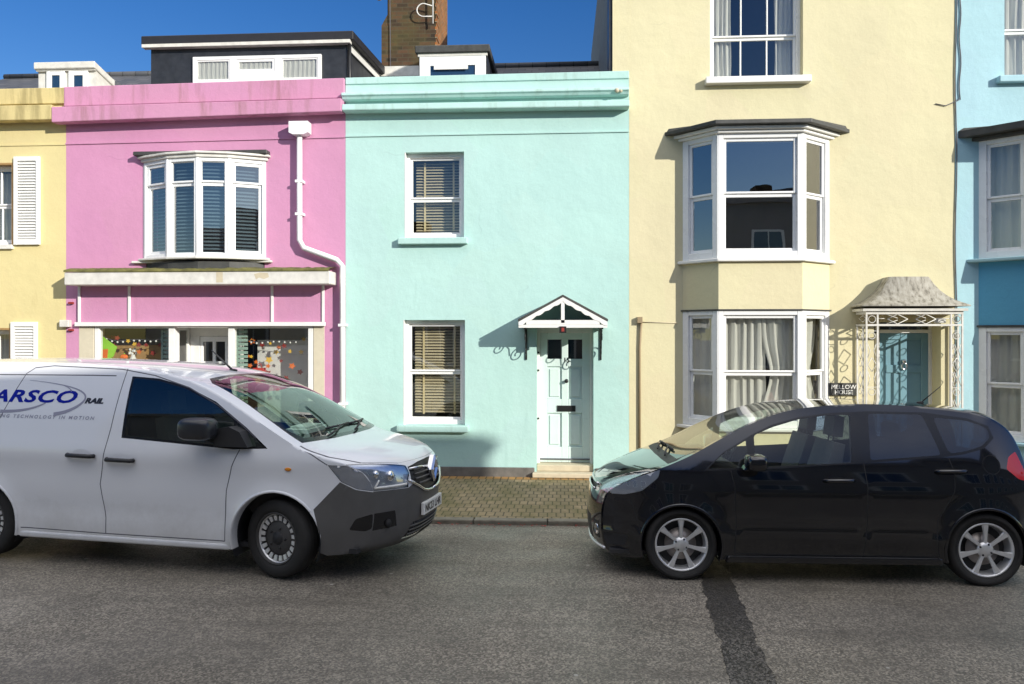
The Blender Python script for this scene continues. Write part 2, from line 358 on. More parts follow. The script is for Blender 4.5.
# ------------------------------------------------------------------ helpers for facades
def Fr(ox, oy, ang):
    ux, uy = math.cos(ang), math.sin(ang); nx, ny = uy, -ux       # outward normal (towards -y for ang 0)
    return lambda u, d, z: (ox+u*ux+d*nx, oy+u*uy+d*ny, z)
def facet(mb, T, u0, u1, z0, z1, fw=.06, sw=.045, rails=(), cols=(), bar=.022, bot=None, gd=-.06, rw=.045, left=None, right=None, fd=.10):
    """timber/plastic frame with sashes in a local plane; returns pane rectangles"""
    mb.T = T; L = fw if left is None else left; Rr = fw if right is None else right; B = fw if bot is None else bot
    mb.box(u0, u0+L, -fd, 0, z0, z1); mb.box(u1-Rr, u1, -fd, 0, z0, z1)
    mb.box(u0+L, u1-Rr, -fd, -.002, z1-fw, z1); mb.box(u0+L, u1-Rr, -fd, -.002, z0, z0+B)
    a0, a1, b0, b1 = u0+L, u1-Rr, z0+B, z1-fw
    zs = [b0]+list(rails)+[b1]; panes = []
    for i in range(len(zs)-1):
        za, zb = zs[i], zs[i+1]
        dd = gd+(0.0 if (i == len(zs)-2) else -.025) if rails else gd
        ya, yb = dd-.02, dd+.02
        if i > 0: za -= 0
        mb.box(a0, a0+sw, ya, yb, za, zb); mb.box(a1-sw, a1, ya, yb, za, zb)
        mb.box(a0+sw, a1-sw, ya, yb-.002, zb-(rw if i < len(zs)-2 else sw), zb)
        mb.box(a0+sw, a1-sw, ya, yb-.002, za, za+(sw if i == 0 else rw*.6))
        pz0, pz1 = za+(sw if i == 0 else rw*.6), zb-(rw if i < len(zs)-2 else sw)
        for c in cols:
            uc = a0+sw+(a1-a0-2*sw)*c; mb.box(uc-bar/2, uc+bar/2, ya+.008, yb-.004, pz0, pz1)
        panes.append((a0+sw, a1-sw, pz0, pz1, dd))
    mb.T = None
    return panes
def add_panes(panes, T, parent, mat, name='pane'):
    for (a, b, c, d, y) in panes:
        q = MB(T); q.quad((a-.004, y, c-.004), (b+.004, y, c-.004), (b+.004, y, d+.004), (a-.004, y, d+.004)); q.build(name, mat, parent, fixn=False)
def curtain(T, u0, u1, z0, z1, d, folds, amp, parent, mat, tie=0, lean=0, seed=0):
    rnd = random.Random(seed); q = MB(T); nu, nz = max(24, folds*8), 14; ph = [rnd.uniform(-.8, .8) for _ in range(6)]
    vs = []
    for j in range(nz+1):
        v = j/nz; z = z0+(z1-z0)*v
        for i in range(nu+1):
            u = i/nu; w = 1.0
            if tie: w = 1-tie*math.exp(-((v-.45)/.22)**2)
            uu = (u*w) if lean >= 0 else 1-(1-u)*w
            a = 2*math.pi*folds*u+ph[0]+.6*math.sin(3*u*math.pi+ph[1])+.25*math.sin(5*v+ph[2])
            vs.append((u0+(u1-u0)*uu+.006*math.sin(7*v+a), d+amp*(math.sin(a)+.35*math.sin(2.3*a+ph[3]))*(.8+.3*v), z))
    q.add(vs, [(j*(nu+1)+i, j*(nu+1)+i+1, (j+1)*(nu+1)+i+1, (j+1)*(nu+1)+i) for j in range(nz) for i in range(nu)], True)
    return q.build('curtain', mat, parent, fixn=False)
def blind(T, u0, u1, z0, z1, d, parent, mat, pitch=.05, tapes=(), tilt=25, depth=.045):
    q = MB(T); z = z1; c, s_ = math.cos(R(tilt))*depth/2, math.sin(R(tilt))*depth/2
    while z > z0:
        q.add([(u0, d+c, z-s_), (u1, d+c, z-s_), (u1, d-c, z+s_), (u0, d-c, z+s_), (u0, d+c, z-s_+.003), (u1, d+c, z-s_+.003), (u1, d-c, z+s_+.003), (u0, d-c, z+s_+.003)],
              [(0,1,2,3),(4,7,6,5),(0,4,5,1),(2,6,7,3)]); z -= pitch
    q.mi = 1
    for t in tapes: q.box(t-.015, t+.015, d+c+.002, d+c+.004, z0, z1+.02)
    return q.build('blind', [mat, M['tape']], parent)
def wall(name, parent, x0, x1, z0, z1, holes, mat, y=0.0, t=.32, depth=8.0):
    """front sheet with openings and their reveals, side returns"""
    q = MB(); xs = sorted({x0, x1}|{h[0] for h in holes}|{h[1] for h in holes}); zs = sorted({z0, z1}|{h[2] for h in holes}|{h[3] for h in holes})
    for i in range(len(xs)-1):
        for j in range(len(zs)-1):
            cx, cz = (xs[i]+xs[i+1])/2, (zs[j]+zs[j+1])/2
            if any(h[0] < cx < h[1] and h[2] < cz < h[3] for h in holes): continue
            q.quad((xs[i], y, zs[j]), (xs[i+1], y, zs[j]), (xs[i+1], y, zs[j+1]), (xs[i], y, zs[j+1]))
            q.quad((xs[i], y+t, zs[j]), (xs[i], y+t, zs[j+1]), (xs[i+1], y+t, zs[j+1]), (xs[i+1], y+t, zs[j]))
    for h in holes:
        a, b, c, d = h[:4]
        q.quad((a, y, c), (a, y, d), (a, y+t, d), (a, y+t, c)); q.quad((b, y, c), (b, y+t, c), (b, y+t, d), (b, y, d))
        q.quad((a, y, d), (b, y, d), (b, y+t, d), (a, y+t, d)); q.quad((a, y, c), (a, y+t, c), (b, y+t, c), (b, y, c))
    q.quad((x0, y, z0), (x0, y, z1), (x0, y+t, z1), (x0, y+t, z0)); q.quad((x1, y, z0), (x1, y+t, z0), (x1, y+t, z1), (x1, y, z1))
    q.quad((x0, y, z1), (x1, y, z1), (x1, y+t, z1), (x0, y+t, z1))
    o = q.build(name, mat, parent, weld=1e-5, fixn=False); return o
def shell(parent, x0, x1, z1, mat, y0=.33, y1=8.0):
    """side and back walls plus dim rooms behind the openings"""
    q = MB(); e = .006
    q.box(x0+e, x0+.2, y0, y1, -.1, z1); q.box(x1-.2, x1-e, y0, y1, -.1, z1); q.box(x0+.2, x1-.2, y1-.2, y1, -.1, z1)
    q.build('side_wall', mat, parent)
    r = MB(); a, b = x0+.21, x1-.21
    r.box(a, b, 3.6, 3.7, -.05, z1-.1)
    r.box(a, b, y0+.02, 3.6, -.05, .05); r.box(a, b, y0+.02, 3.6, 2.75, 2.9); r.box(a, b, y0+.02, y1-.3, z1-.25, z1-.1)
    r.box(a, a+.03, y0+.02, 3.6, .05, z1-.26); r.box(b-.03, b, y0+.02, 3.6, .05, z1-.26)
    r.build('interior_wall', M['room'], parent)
def pitched(parent, x0, x1, ze, zr, ye=.45, yr=4.2, mat='slate'):
    q = MB(); y2 = 2*yr-ye
    q.add([(x0, ye, ze), (x1, ye, ze), (x1, yr, zr), (x0, yr, zr), (x1, y2, ze), (x0, y2, ze)], [(0,1,2,3), (3,2,4,5)])
    q.add([(x0+.01, ye, ze), (x0+.01, yr, zr), (x0+.01, y2, ze)], [(0,1,2)]); q.add([(x1-.01, ye, ze), (x1-.01, yr, zr), (x1-.01, y2, ze)], [(0,2,1)])
    q.tube([(x0, yr, zr+.02), (x1, yr, zr+.02)], .07, 8)
    return q.build('roof', M[mat], parent, fixn=False)
def text_tris(s, size, shear=0.0, bold=0.0, align='LEFT', spacing=1.0):
    cu = bpy.data.curves.new('letters', 'FONT'); cu.body = s; cu.size = size; cu.shear = shear; cu.offset = bold; cu.align_x = align; cu.space_character = spacing
    cu.resolution_u = 3
    ob = bpy.data.objects.new('letters', cu); COL.objects.link(ob); bpy.context.view_layer.update()
    me = ob.evaluated_get(bpy.context.evaluated_depsgraph_get()).to_mesh()
    vs = [(v.co.x, v.co.y) for v in me.vertices]; fs = [tuple(p.vertices) for p in me.polygons]
    ob.to_mesh_clear(); bpy.data.objects.remove(ob); bpy.data.curves.remove(cu)
    return vs, fs
def lettering(s, size, f, mat, parent, name='lettering', local=False, w=None, **k):
    vs, fs = text_tris(s, size, **k)
    if w:
        m0, m1 = min(v[0] for v in vs), max(v[0] for v in vs); vs = [((v[0]-m0)*w/(m1-m0)+(0 if k.get('align', 'LEFT') == 'LEFT' else -w/2), v[1]) for v in vs]
    q = MB(); q.add([f(*v) for v in vs], fs)
    return q.build(name, mat, parent, local=local, fixn=False)

# ================================================================== GROUND
def strip(x0, x1, prof):
    q = MB()
    n = 60
    vs = []
    for i in range(n+1):
        for (y, z) in prof: vs.append((x0+(x1-x0)*i/n, y, z))
    k = len(prof)
    q.add(vs, [(i*k+j, (i+1)*k+j, (i+1)*k+j+1, i*k+j+1) for i in range(n) for j in range(k-1)], True); return q
KY = -2.75                      # kerb face
q = MB(); q.quad((-300, -300, -.5), (300, -300, -.5), (300, 300, -.5), (-300, 300, -.5)); setting('ground', q, M['asphalt'], fixn=False)
setting('road', strip(-60, 60, [(-10.9, -.10), (-10.2, -.03), (-9.5, .0), (-4.8, .0), (-4.0, -.03), (-3.3, -.08), (KY, -.115)]), M['asphalt'], fixn=False)
q = MB()
x = -60.0
while x < 60:
    L = random.uniform(.85, .95); dz = random.uniform(-.003, .003)
    q.box(x+.004, x+L-.004, KY, KY+.14, -.3, -.062+dz); x += L
setting('kerb', q, M['kerb'], bevel=.015, seg=2)
q = strip(-60, 60, [(KY+.142, -.068), (-.23, -.077)]); setting('pavement', q, M['paving'], fixn=False)
q = strip(-60, 60, [(-.23, -.0745), (-.0, -.076)]); setting('pavement_edge_course', q, M['soldier'], fixn=False)
q = MB(); q.box(-60, 60, -14.2, -10.9, -.3, .0); setting('opposite_pavement', q, M['kerb'])
# dark reinstated trench across the road
q = MB(); vs = []
for i in range(161):
    t = i/160; y = -4.2-5.6*t; c = 1.31+.086*(y+5); w_ = .133+.006*math.sin(y*5.3)
    e1, e2 = .035*noise.noise(Vector((y*6, 0, 0)))+.02*noise.noise(Vector((y*23, 3, 0))), .035*noise.noise(Vector((y*6, 5, 0)))+.02*noise.noise(Vector((y*23, 8, 0))); vs += [(c-w_+e1, y, .004 if y < -4.8 else .004-.05*(y+4.8)), (c+w_+e2, y, .004 if y < -4.8 else .004-.05*(y+4.8))]
q.add(vs, [(2*i, 2*i+1, 2*i+3, 2*i+2) for i in range(160)]); setting('tarmac_strip', q, M['tarpatch'], fixn=False)
q = MB()
for x0, x1, y0 in ((-8.3, -6.9, -3.42), (-6.6, -5.2, -3.42)): q.quad((x0, y0, -.07), (x1, y0, -.07), (x1, y0+.10, -.078), (x0, y0+.10, -.078))
setting('pale_road_strips', q, M['roadstrip'], fixn=False)  # two flat pale strips on the road near the kerb
# gutter litter: small leaves
q = MB()
for i in range(150):
    x = random.uniform(-1.6, 1.2) if i % 3 else random.uniform(.35, 1.0); y = KY-abs(random.gauss(0, .06))-.02; z = -.105+random.uniform(0, .008); a = random.uniform(0, 6.3); s = random.uniform(.008, .02)
    q.add([(x+s*math.cos(a), y+s*math.sin(a), z), (x+s*math.cos(a+2), y+s*math.sin(a+2), z+.006), (x+s*math.cos(a+4), y+s*math.sin(a+4), z+.002)], [(0,1,2)])
tag(q.build('leaf_litter', M['rust'], fixn=False), 'scattered dry brown leaf litter lying in the gutter by the kerb', 'leaf litter', kind='stuff')

# ================================================================== HOUSES
XB = [ -12.0, ax(66, 0), at(345.5, 200)[0], at(629, 200)[0], at(955, 200)[0], 11.0]

def sash_window(parent, T, r, cols=(), rail_z=None, glassmat='pane', rvl=.12, fw=.055, sw=.045, bot=None, name='window', **k):
    mb = MB(); x0, x1, z0, z1 = r
    TT = lambda u, d, z: T(u, d-rvl, z)
    p = facet(mb, TT, x0, x1, z0, z1, fw=fw, sw=sw, rails=[rail_z] if rail_z else (), cols=cols, bot=bot, **k)
    o = mb.build(name, M['upvc'], parent, bevel=.004)
    add_panes(p, TT, o, M[glassmat]); return o, p, TT
FLAT = Fr(0, 0, 0)

# ---------------- far-left yellow house
H1 = empty('terraced_house', ((XB[0]+XB[1])/2, 0, -.08), 0, 'yellow rendered terraced house with louvred white shutters left of the pink shop', 'house', 'houses in the terrace')
r_up = rect(-26, 163, 13.5, 245); r_lo = rect(-28, 328, 11, 415)
ztop = az(30, 89)
wall('wall', H1, XB[0], XB[1], -.08, ztop-.25, [r_up, r_lo], M['yellow'])
shell(H1, XB[0], XB[1], ztop-.4, M['yellow'])
q = MB(); q.box(XB[0], XB[1]+.004, -.05, .33, az(30, 105), ztop); q.box(XB[0], XB[1]-.09, -.21, -.045, az(30, 120, -.2), az(30, 105, -.2)); q.build('parapet', M['yellow_cap'], H1, bevel=.012, seg=2)
for r in (r_up, r_lo):
    w, p, TT = sash_window(H1, FLAT, r, (.5,), (r[2]+r[3])/2, 'pane')
    q = MB(); q.box(r[0]-.05, r[1]+.01, -.05, .1, r[2]-.07, r[2]); q.build('sill', M['oldwhite'], w, bevel=.006)
    q = MB(); q.box(r[1]-.028, r[1]-.002, -.004, .11, r[2], r[3]); q.box(r[0], r[1]-.03, -.004, .11, r[3]-.03, r[3]-.002); q.build('timber_lining', M['wood'], w)
    curtain(TT, r[0]+.1, r[0]+.5, r[2]+.1, r[3]-.1, -.2, 4, .02, w, M['curtain'], seed=5)
def shutter(parent, r):
    x0, x1, z0, z1 = r; q = MB(); fw = .055
    q.box(x0, x0+fw, -.05, -.005, z0, z1); q.box(x1-fw, x1, -.05, -.005, z0, z1)
    q.box(x0+fw, x1-fw, -.049, -.006, z1-fw*1.3, z1); q.box(x0+fw, x1-fw, -.049, -.006, z0, z0+fw*1.6)
    q.box(x0+fw, x1-fw, -.015, -.008, z0+.08, z1-.07)
    z = z0+fw*1.6+.01
    while z < z1-fw*1.3-.03:
        q.add([(x0+fw, -.044, z), (x1-fw, -.044, z), (x1-fw, -.018, z+.03), (x0+fw, -.018, z+.03), (x0+fw, -.044, z+.007), (x1-fw, -.044, z+.007), (x1-fw, -.018, z+.037), (x0+fw, -.018, z+.037)], [(0,1,2,3),(4,7,6,5),(0,4,5,1)]); z += .045
    return q.build('shutter', M['white'], parent, bevel=.003)
shutter(H1, rect(15.5, 157, 41, 245)); shutter(H1, rect(12.5, 322, 38.5, 418))
q = MB(); zz = az(33, 145); q.box(XB[0], XB[1]-.002, -.014, -.001, zz-.012, zz+.012); q.build('shadow_line_ledge', M['yellow'], H1)  # thin ledge added so its shadow draws a dark line across the wall
rf = pitched(H1, XB[0], XB[1]-.003, ztop-.35, az(20, 78, 4.2))
def dormer(parent, px0, px1, pyt, y, zb, back, matf, roofmat, lights, lightz, fasc, over, cheek, sidebits=None, glassmat='pane_dark', capt=.1, rise=0.0):
    x0, x1 = ax(px0, y), ax(px1, y); zt = az((px0+px1)/2, pyt, y)
    d = MB(); d.box(x0, x1, y, back, zb, zt-.001)
    o = d.build('dormer', cheek, parent)
    f = MB(); f.box(x0-.01, x1+.01, y-.05, y-.001, zt-fasc, zt)
    f.build('fascia', matf, o)
    c = MB()
    a, b, e, g = x0-over, x1+over, y-.09, back
    c.add([(a, e, zt), (b, e, zt), (b, g, zt+rise), (a, g, zt+rise), (a, e, zt+capt), (b, e, zt+capt), (b, g, zt+capt+rise), (a, g, zt+capt+rise)], [(0,3,2,1),(4,5,6,7),(0,1,5,4),(1,2,6,5),(2,3,7,6),(3,0,4,7)])
    c.build('roof_cap', roofmat, o, bevel=.01)
    for (pa, pb) in lights:
        la, lb = ax(pa, y), ax(pb, y); z0, z1 = az((pa+pb)/2, lightz[1], y), az((pa+pb)/2, lightz[0], y)
        mb = MB(); TT = Fr(0, y-.045, 0); p = facet(mb, TT, la, lb, z0, z1, fw=.05 if px1-px0 < 60 else .09, sw=.04 if px1-px0 < 60 else .09, gd=-.02, fd=.04)
        w = mb.build('dormer_window', M['upvc'], o, bevel=.003)
        w.parent = o
        for (a_, b_, c_, d_, y_) in p:
            mb = MB(TT); mb.quad((a_-.004, y_, c_-.004), (b_+.004, y_, c_-.004), (b_+.004, y_, d_+.004), (a_-.004, y_, d_+.004))
            pn = mb.build('dormer_pane', M['dormerglass'], o, fixn=False)
    return o
M['dormerglass'] = simple('dark_dormer_glass', (.02, .05, .10), .03, var=.05, spec=.9)
# pale dormer above the yellow/pink boundary
do = dormer(H1, 38.5, 96, 70, 1.5, ztop-.6, 4.6, M['oldwhite'], M['oldwhite'], [(48, 66), (70, 89)], (71, 96), .03, .03, M['oldwhite'], capt=.12, rise=-.75)

# ---------------- pink shop
H2 = empty('shop_house', ((XB[1]+XB[2])/2, 0, -.08), 0, 'pink rendered shop house with bow window and slate fronted dormer', 'shop house', 'houses in the terrace')
x0, x1 = XB[1]+.002, XB[2]
PK = dict(l=ax(79), r=ax(324.5), top=az(200, 286), rail=az(200, 324))
zc = PK['top']
shop_hole = (ax(79), ax(324.5), -.03, az(200, 322))
zt = az(345, 79)
by0, by1 = az(200, 262), az(200, 158)
bow_hole = (ax(148), ax(262), by0, by1)
wall('wall', H2, x0, x1, -.08, zt-.25, [shop_hole, bow_hole], M['pink'], t=.3)
shell(H2, x0, x1, zt-.35, M['pink'])
q = MB()
tl, tr = az(66, 88), az(345, 79); ml, mr = az(66, 106.5, -.05), az(345, 98, -.05); bl, br = az(62, 122, -.22), az(345, 111, -.22)
q.prism([(x0, ml), (x1-.004, mr), (x1-.004, tr), (x0, tl)], -.06, .32)
ml2, mr2 = az(62, 106.5, -.22), az(345, 98, -.22)
q.prism([(x0-.09, bl), (x1-.002, br), (x1-.002, mr2), (x0-.09, ml2)], -.22, -.055)
q.build('parapet', M['pink_cap'], H2, bevel=.012, seg=2)
q = MB(); a, b = az(66, 144), az(345, 137); q.prism([(x0, a-.012), (x1-.002, b-.012), (x1-.002, b+.012), (x0, a+.012)], -.018, -.001); q.build('shadow_line_ledge', M['pink'], H2)  # ledge continued over the pink wall for the shadow line
pitched(H2, x0, x1, zt-.45, az(100, 76, 4.2))
# bow window: four facets
bw = [(ax(143.5, -.02), -.02), (ax(167.5, -.27), -.27), (ax(197, -.36), -.36), (ax(228.5, -.27), -.27), (ax(266, -.02), -.02)]
mb = MB(); allp = []
zb0, zb1 = az(205, 257, -.25), az(205, 158.5, -.25); ztr = az(205, 183, -.25)
for i in range(4):
    (xa, ya), (xb, yb) = bw[i], bw[i+1]; L = math.hypot(xb-xa, yb-ya); T = Fr(xa, ya, math.atan2(yb-ya, xb-xa))
    sww = .05 if i in (0, 3) else .012
    p = facet(mb, T, 0, L, zb0, zb1, fw=.055, sw=sww, rails=[ztr], gd=-.04, rw=.05, fd=.08)
    allp.append((p, T, L, i))
mb.T = None
for i in (1, 2, 3): mb.tube([(bw[i][0], bw[i][1]+.03, zb0), (bw[i][0], bw[i][1]+.03, zb1)], .04, 8)
BWO = mb.build('bow_window', M['upvc'], H2, bevel=.004)
for (p, T, L, i) in allp:
    add_panes(p, T, BWO, M['pane_dark'])
    blind(T, .05, L-.05, zb0+.04, zb1-.05, -.14, BWO, M['shade'], .055, (), 35, .05)
def bowpoly(off, y1=.0):
    pts = [(bw[0][0]-off, y1)]+[(x+(-off if i == 0 else off if i == 4 else 0), y-off*.9) for i, (x, y) in enumerate(bw)]+[(bw[4][0]+off, y1)]
    return pts
q = MB(); q.hprism(bowpoly(.03), zb1, zb1+.05); q.hprism(bowpoly(.07), zb1+.052, zb1+.085); q.build('head_moulding', M['oldwhite'], BWO, bevel=.006)
q = MB(); q.box(bw[0][0]-.1, bw[4][0]+.06, -.15, -.002, zb1+.087, zb1+.15); q.build('lead_cap', M['lead'], BWO, bevel=.01)
q = MB(); q.hprism(bowpoly(.06), zb0-.035, zb0-.002); q.box(bw[0][0]-.17, bw[4][0]+.1, -.07, -.003, zb0-.07, zb0-.037); q.build('sill', M['oldwhite'], BWO, bevel=.006)
q = MB(); q.hprism(bowpoly(-.03), zb0-.20, zb0-.072); q.build('lead_base', M['lead'], BWO)
# shop front
cz0, cz1 = az(200, 284.5, -.36), az(200, 271.5, -.36)
xa, xb = ax(64, -.36), ax(329.5, -.36)
q = MB(); q.box(xa, xb, -.36, -.002, cz0, cz1); SF = q.build('shopfront', M['oldwhite'], H2, bevel=.01)
q = MB()
n = 70
vs = []
for i in range(n+1):
    x = xa+(xb-xa)*i/n
    for j, (yy, zz) in enumerate(((-.375, 0), (-.372, .03), (-.30, .055), (-.1, .075), (0, .08))):
        vs.append((x, yy+random.uniform(-.004, .004)*(j > 0), cz1+.001+zz+(random.uniform(-.012, .012) if j else 0)))
q.add(vs, [(i*5+j, (i+1)*5+j, (i+1)*5+j+1, i*5+j+1) for i in range(n) for j in range(4)], True); q.build('mossy_flashing', M['darkgrn'], SF, fixn=False)
q = MB(); q.box(ax(216, -.37), ax(222.5, -.37), -.3615, -.3605, cz0+.03, cz1-.01); q.build('flaked_paint', M['stone'], SF); q = MB()
pt = [(254, 274), (260, 272.5), (268, 273), (269, 277), (264, 279), (259, 277.5), (256, 279.5)]
q.add([(at(a, b, -.361)[0], -.3615, at(a, b, -.361)[1]) for a, b in pt], [tuple(range(len(pt)))]); q.build('flaked_paint', M['stone'], SF)
pz0, pz1 = az(200, 322, -.03), cz0
xl, xr = ax(79), ax(324.5)
q = MB(); q.box(xl, xr, -.03, .28, pz0, pz1-.001); q.build('fascia_board', M['pink'], SF)
q = MB()
for px in (79, 129, 272, 323): q.box(ax(px, -.05)-.02, ax(px, -.05)+.02, -.055, -.032, pz0, pz1-.002)
q.box(xl-.03, xr+.03, -.07, -.031, pz0-.065, pz0-.002); q.build('trim', M['white'], SF, bevel=.004)
top = pz0-.068
for (a, b) in ((xl, ax(94)), (ax(313.5), xr)): q = MB(); q.box(a, b, -.005, .28, -.06, top); q.build('tiled_pilaster', M['tile'], SF, bevel=.004)
q = MB()
for (a, b) in ((94.5, 99), (168.5, 174.5), (228, 234), (308, 313)): q.box(ax(a), ax(b), .0, .10, -.05, top)
for (a, b) in ((99, 168.5), (234, 308)):
    q.box(ax(a), ax(b), .01, .09, top-.03, top-.001); q.box(ax(a), ax(b), .01, .12, -.05, .55)
# recessed porch returns and door
dl, dr = ax(174.5), ax(228); yb_ = .50
q.box(dl, dr, yb_, yb_+.06, 2.05, top); q.box(dl, dl+.16, yb_, yb_+.06, -.05, 2.05); 
for xx in (dl-.04, dr+.0):
    q.box(xx, xx+.04, .11, .16, .55, top); q.box(xx, xx+.04, yb_-.06, yb_, .55, top); q.box(xx, xx+.04, .16, yb_-.06, -.05, .55); q.box(xx, xx+.04, .16, yb_-.06, top-.06, top)
q.build('frame', M['white'], SF, bevel=.004)
for (a, b) in ((99, 168.5), (234, 308)): q = MB(); q.quad((ax(a), .05, .55), (ax(b), .05, .55), (ax(b), .05, top-.03), (ax(a), .05, top-.03)); q.build('display_pane', M['shopglass'], SF, fixn=False)
for xx in (dl-.02, dr+.02): q = MB(); q.quad((xx, .16, .55), (xx, yb_-.06, .55), (xx, yb_-.06, top-.06), (xx, .16, top-.06)); q.build('porch_pane', M['shopglass'], SF, fixn=False)
q = MB(); q.box(dl+.165, dr-.02, yb_+.005, yb_+.05, -.03, 1.25); 
ddx0, ddx1 = dl+.165, dr-.02
for i in range(4):
    xx = ddx0+(ddx1-ddx0-.05)*i/3; q.box(xx, xx+.05, yb_+.005, yb_+.05, 1.25, 2.04)
q.box(ddx0, ddx1, yb_+.006, yb_+.049, 1.96, 2.045); q.box(ddx0, ddx1, yb_+.008, yb_+.04, 1.60, 1.64)
q.build('shop_door', M['upvc'], SF, bevel=.004)
q = MB(); q.quad((ddx0, yb_+.03, 1.2), (ddx1, yb_+.03, 1.2), (ddx1, yb_+.03, 2.0), (ddx0, yb_+.03, 2.0)); q.build('door_pane', M['doorglass'], SF, fixn=False)
q = MB(); q.box(ax(92), ax(315), .13, 1.6, .45, .5); q.box(ax(92), dl-.06, 1.55, 1.6, .5, top); q.box(dr+.06, ax(318), 1.55, 1.6, .5, top); q.box(ax(90), ax(318), .12, 1.6, top-.02, top+.1)
q.box(dl-.06, dl-.05, .95, 1.6, .5, top); q.build('display_bay_lining', M['board'], SF)
q = MB(); q.box(ax(258, .55), ax(312, .55), .53, .56, .55, az(280, 340, .55)); q.build('display_board', M['board'], SF)
q = MB(); q.box(ax(104, .5), ax(163, .5), .50, .53, .55, az(130, 345, .5)); q.build('display_board', M['wood'], SF)
q = MB(); 
for i in range(28): q.box(dl-.30, dl-.06, .20, .23, .6+i*.065, .6+i*.065+.045)
q.box(dl-.32, dl-.29, .19, .24, .55, top-.05); q.build('louvred_screen', M['sage'], SF)
q = MB()
for i in range(28): q.box(dr+.07, dr+.22, .20, .23, .6+i*.065, .6+i*.065+.045)
q.box(dr+.045, dr+.07, .19, .24, .55, top-.05)
q.build('louvred_screen', M['sage'], SF)
# things in the shop windows
def leaf(c, s, a, mat, y):
    q = MB(); pts = []
    for i in range(10):
        t = 2*math.pi*i/10+a; r = s*(1 if i % 2 == 0 else .55); pts.append((c[0]+r*math.cos(t), c[1]+r*.9*math.sin(t)))
    q.prism(pts, y, y+.006); return q.build('hanging_leaf', mat)
lf = [(292, 366, 'orange', .06), (286, 378, 'rust', .05), (300, 372, 'rust', .055), (276, 352, 'gold', .05), (284, 346, 'rust', .05), (268, 366, 'orange', .045), (301, 352, 'gold', .045), (262, 345, 'rust', .05), (294, 388, 'gold', .05), (303, 392, 'rust', .06), (272, 379, 'orange', .045),
      (153, 353, 'rust', .055), (146, 345, 'rust', .04), (139, 352, 'orange', .045), (160, 345, 'rust', .045), (163, 355, 'orange', .035), (128, 341, 'gold', .04), (252, 341, 'gold', .04), (256, 362, 'orange', .04), (281, 361, 'rust', .035)]
rl = random.Random(4)
for k in range(26):
    lf.append((rl.uniform(238, 306) if k % 3 else rl.uniform(102, 166), rl.uniform(336, 356) if k % 3 == 0 else rl.uniform(338, 398), rl.choice(['orange', 'rust', 'gold', 'rust']), rl.uniform(.03, .07)))
cn = {'orange': 'orange', 'rust': 'dark red', 'gold': 'yellow'}
for i, (px, py, m, s) in enumerate(lf):
    yy = .20+.06*(i % 4); x, z = at(px, py, yy)
    o = leaf((x, z), s, random.uniform(0, 6), M[m], yy)
    tag(o, 'small %s paper leaf hanging in the %s shop window of the pink shop' % (cn[m], 'right hand' if px > 200 else 'left hand'), 'paper leaf', 'paper leaves in the shop windows')
def garland(px0, px1, py, y, lab):
    q = MB(); pts = []
    for i in range(25):
        t = i/24; pts.append((ax(px0, y)+(ax(px1, y)-ax(px0, y))*t, y, az((px0+px1)/2, py, y)-.10*math.sin(math.pi*t)-.03*math.sin(9*t)))
    q.tube(pts, .005, 5); q.mi = 1
    for p in pts[::2]: q.ball((p[0], p[1], p[2]-.02), .016, n=5)
    tag(q.build('bead_garland', [M['cable'], M['paper']]), lab, 'garland')
garland(101, 167, 335, .22, 'white beaded garland strung across the left shop window')
garland(240, 307, 336, .22, 'white beaded garland strung across the right shop window')
q = MB(); y = .18
pts = [at(98, 333, y), at(117, 347, y), at(113, 357, y), at(99, 362, y)]; q.prism(pts, y, y+.01); q.mi = 1
q.prism([at(98, 350, y-.004), at(108, 349, y-.004), at(107, 362, y-.004), at(98, 364, y-.004)], y-.01, y-.002)
tag(q.build('pennant_flag', [M['green'], M['orange']]), 'lime green and orange pennant flag at the left edge of the shop window', 'flag')
def shop_bag(px0, py0, px1, py1, y, mat, lab):
    xa_, xb_, za_, zb_ = rect(px0, py0, px1, py1, y); q = MB()
    q.prism([(xa_, za_), (xb_, za_), (xb_+.01, zb_), (xa_-.01, zb_)], y, y+.1); m_ = (xa_+xb_)/2
    q.tube([(m_+.04*math.cos(t), y+.05, zb_+.07*math.sin(t)) for t in [math.pi*k/8 for k in range(9)]], .006, 6); tag(q.build('carrier_bag', mat, bevel=.01), lab, 'bag')
shop_bag(253, 368, 263, 381, .3, M['red'], 'red bag hanging behind the right shop window glass')
def pumpkin(px, py, y, s, lab):
    x, z = at(px, py, y); q = MB(); n, m = 24, 10; vs = []
    for i in range(m+1):
        a = math.pi*i/m
        for j in range(n):
            b = 2*math.pi*j/n; r = s*math.sin(a)*(1+.08*math.cos(6*b)); vs.append((x+r*math.cos(b), y+r*math.sin(b), z+s*.75*math.cos(a)))
    q.add(vs, [(i*n+j, i*n+(j+1)%n, (i+1)*n+(j+1)%n, (i+1)*n+j) for i in range(m) for j in range(n)], True); q.mi = 1; q.tube([(x, y, z+s*.7), (x+.01, y, z+s*1.05)], s*.12, 6)
    tag(q.build('pumpkin', [M['orange'], M['green']]), lab, 'pumpkin')
pumpkin(124, 357, .25, .06, 'small orange pumpkin displayed in the left shop window')
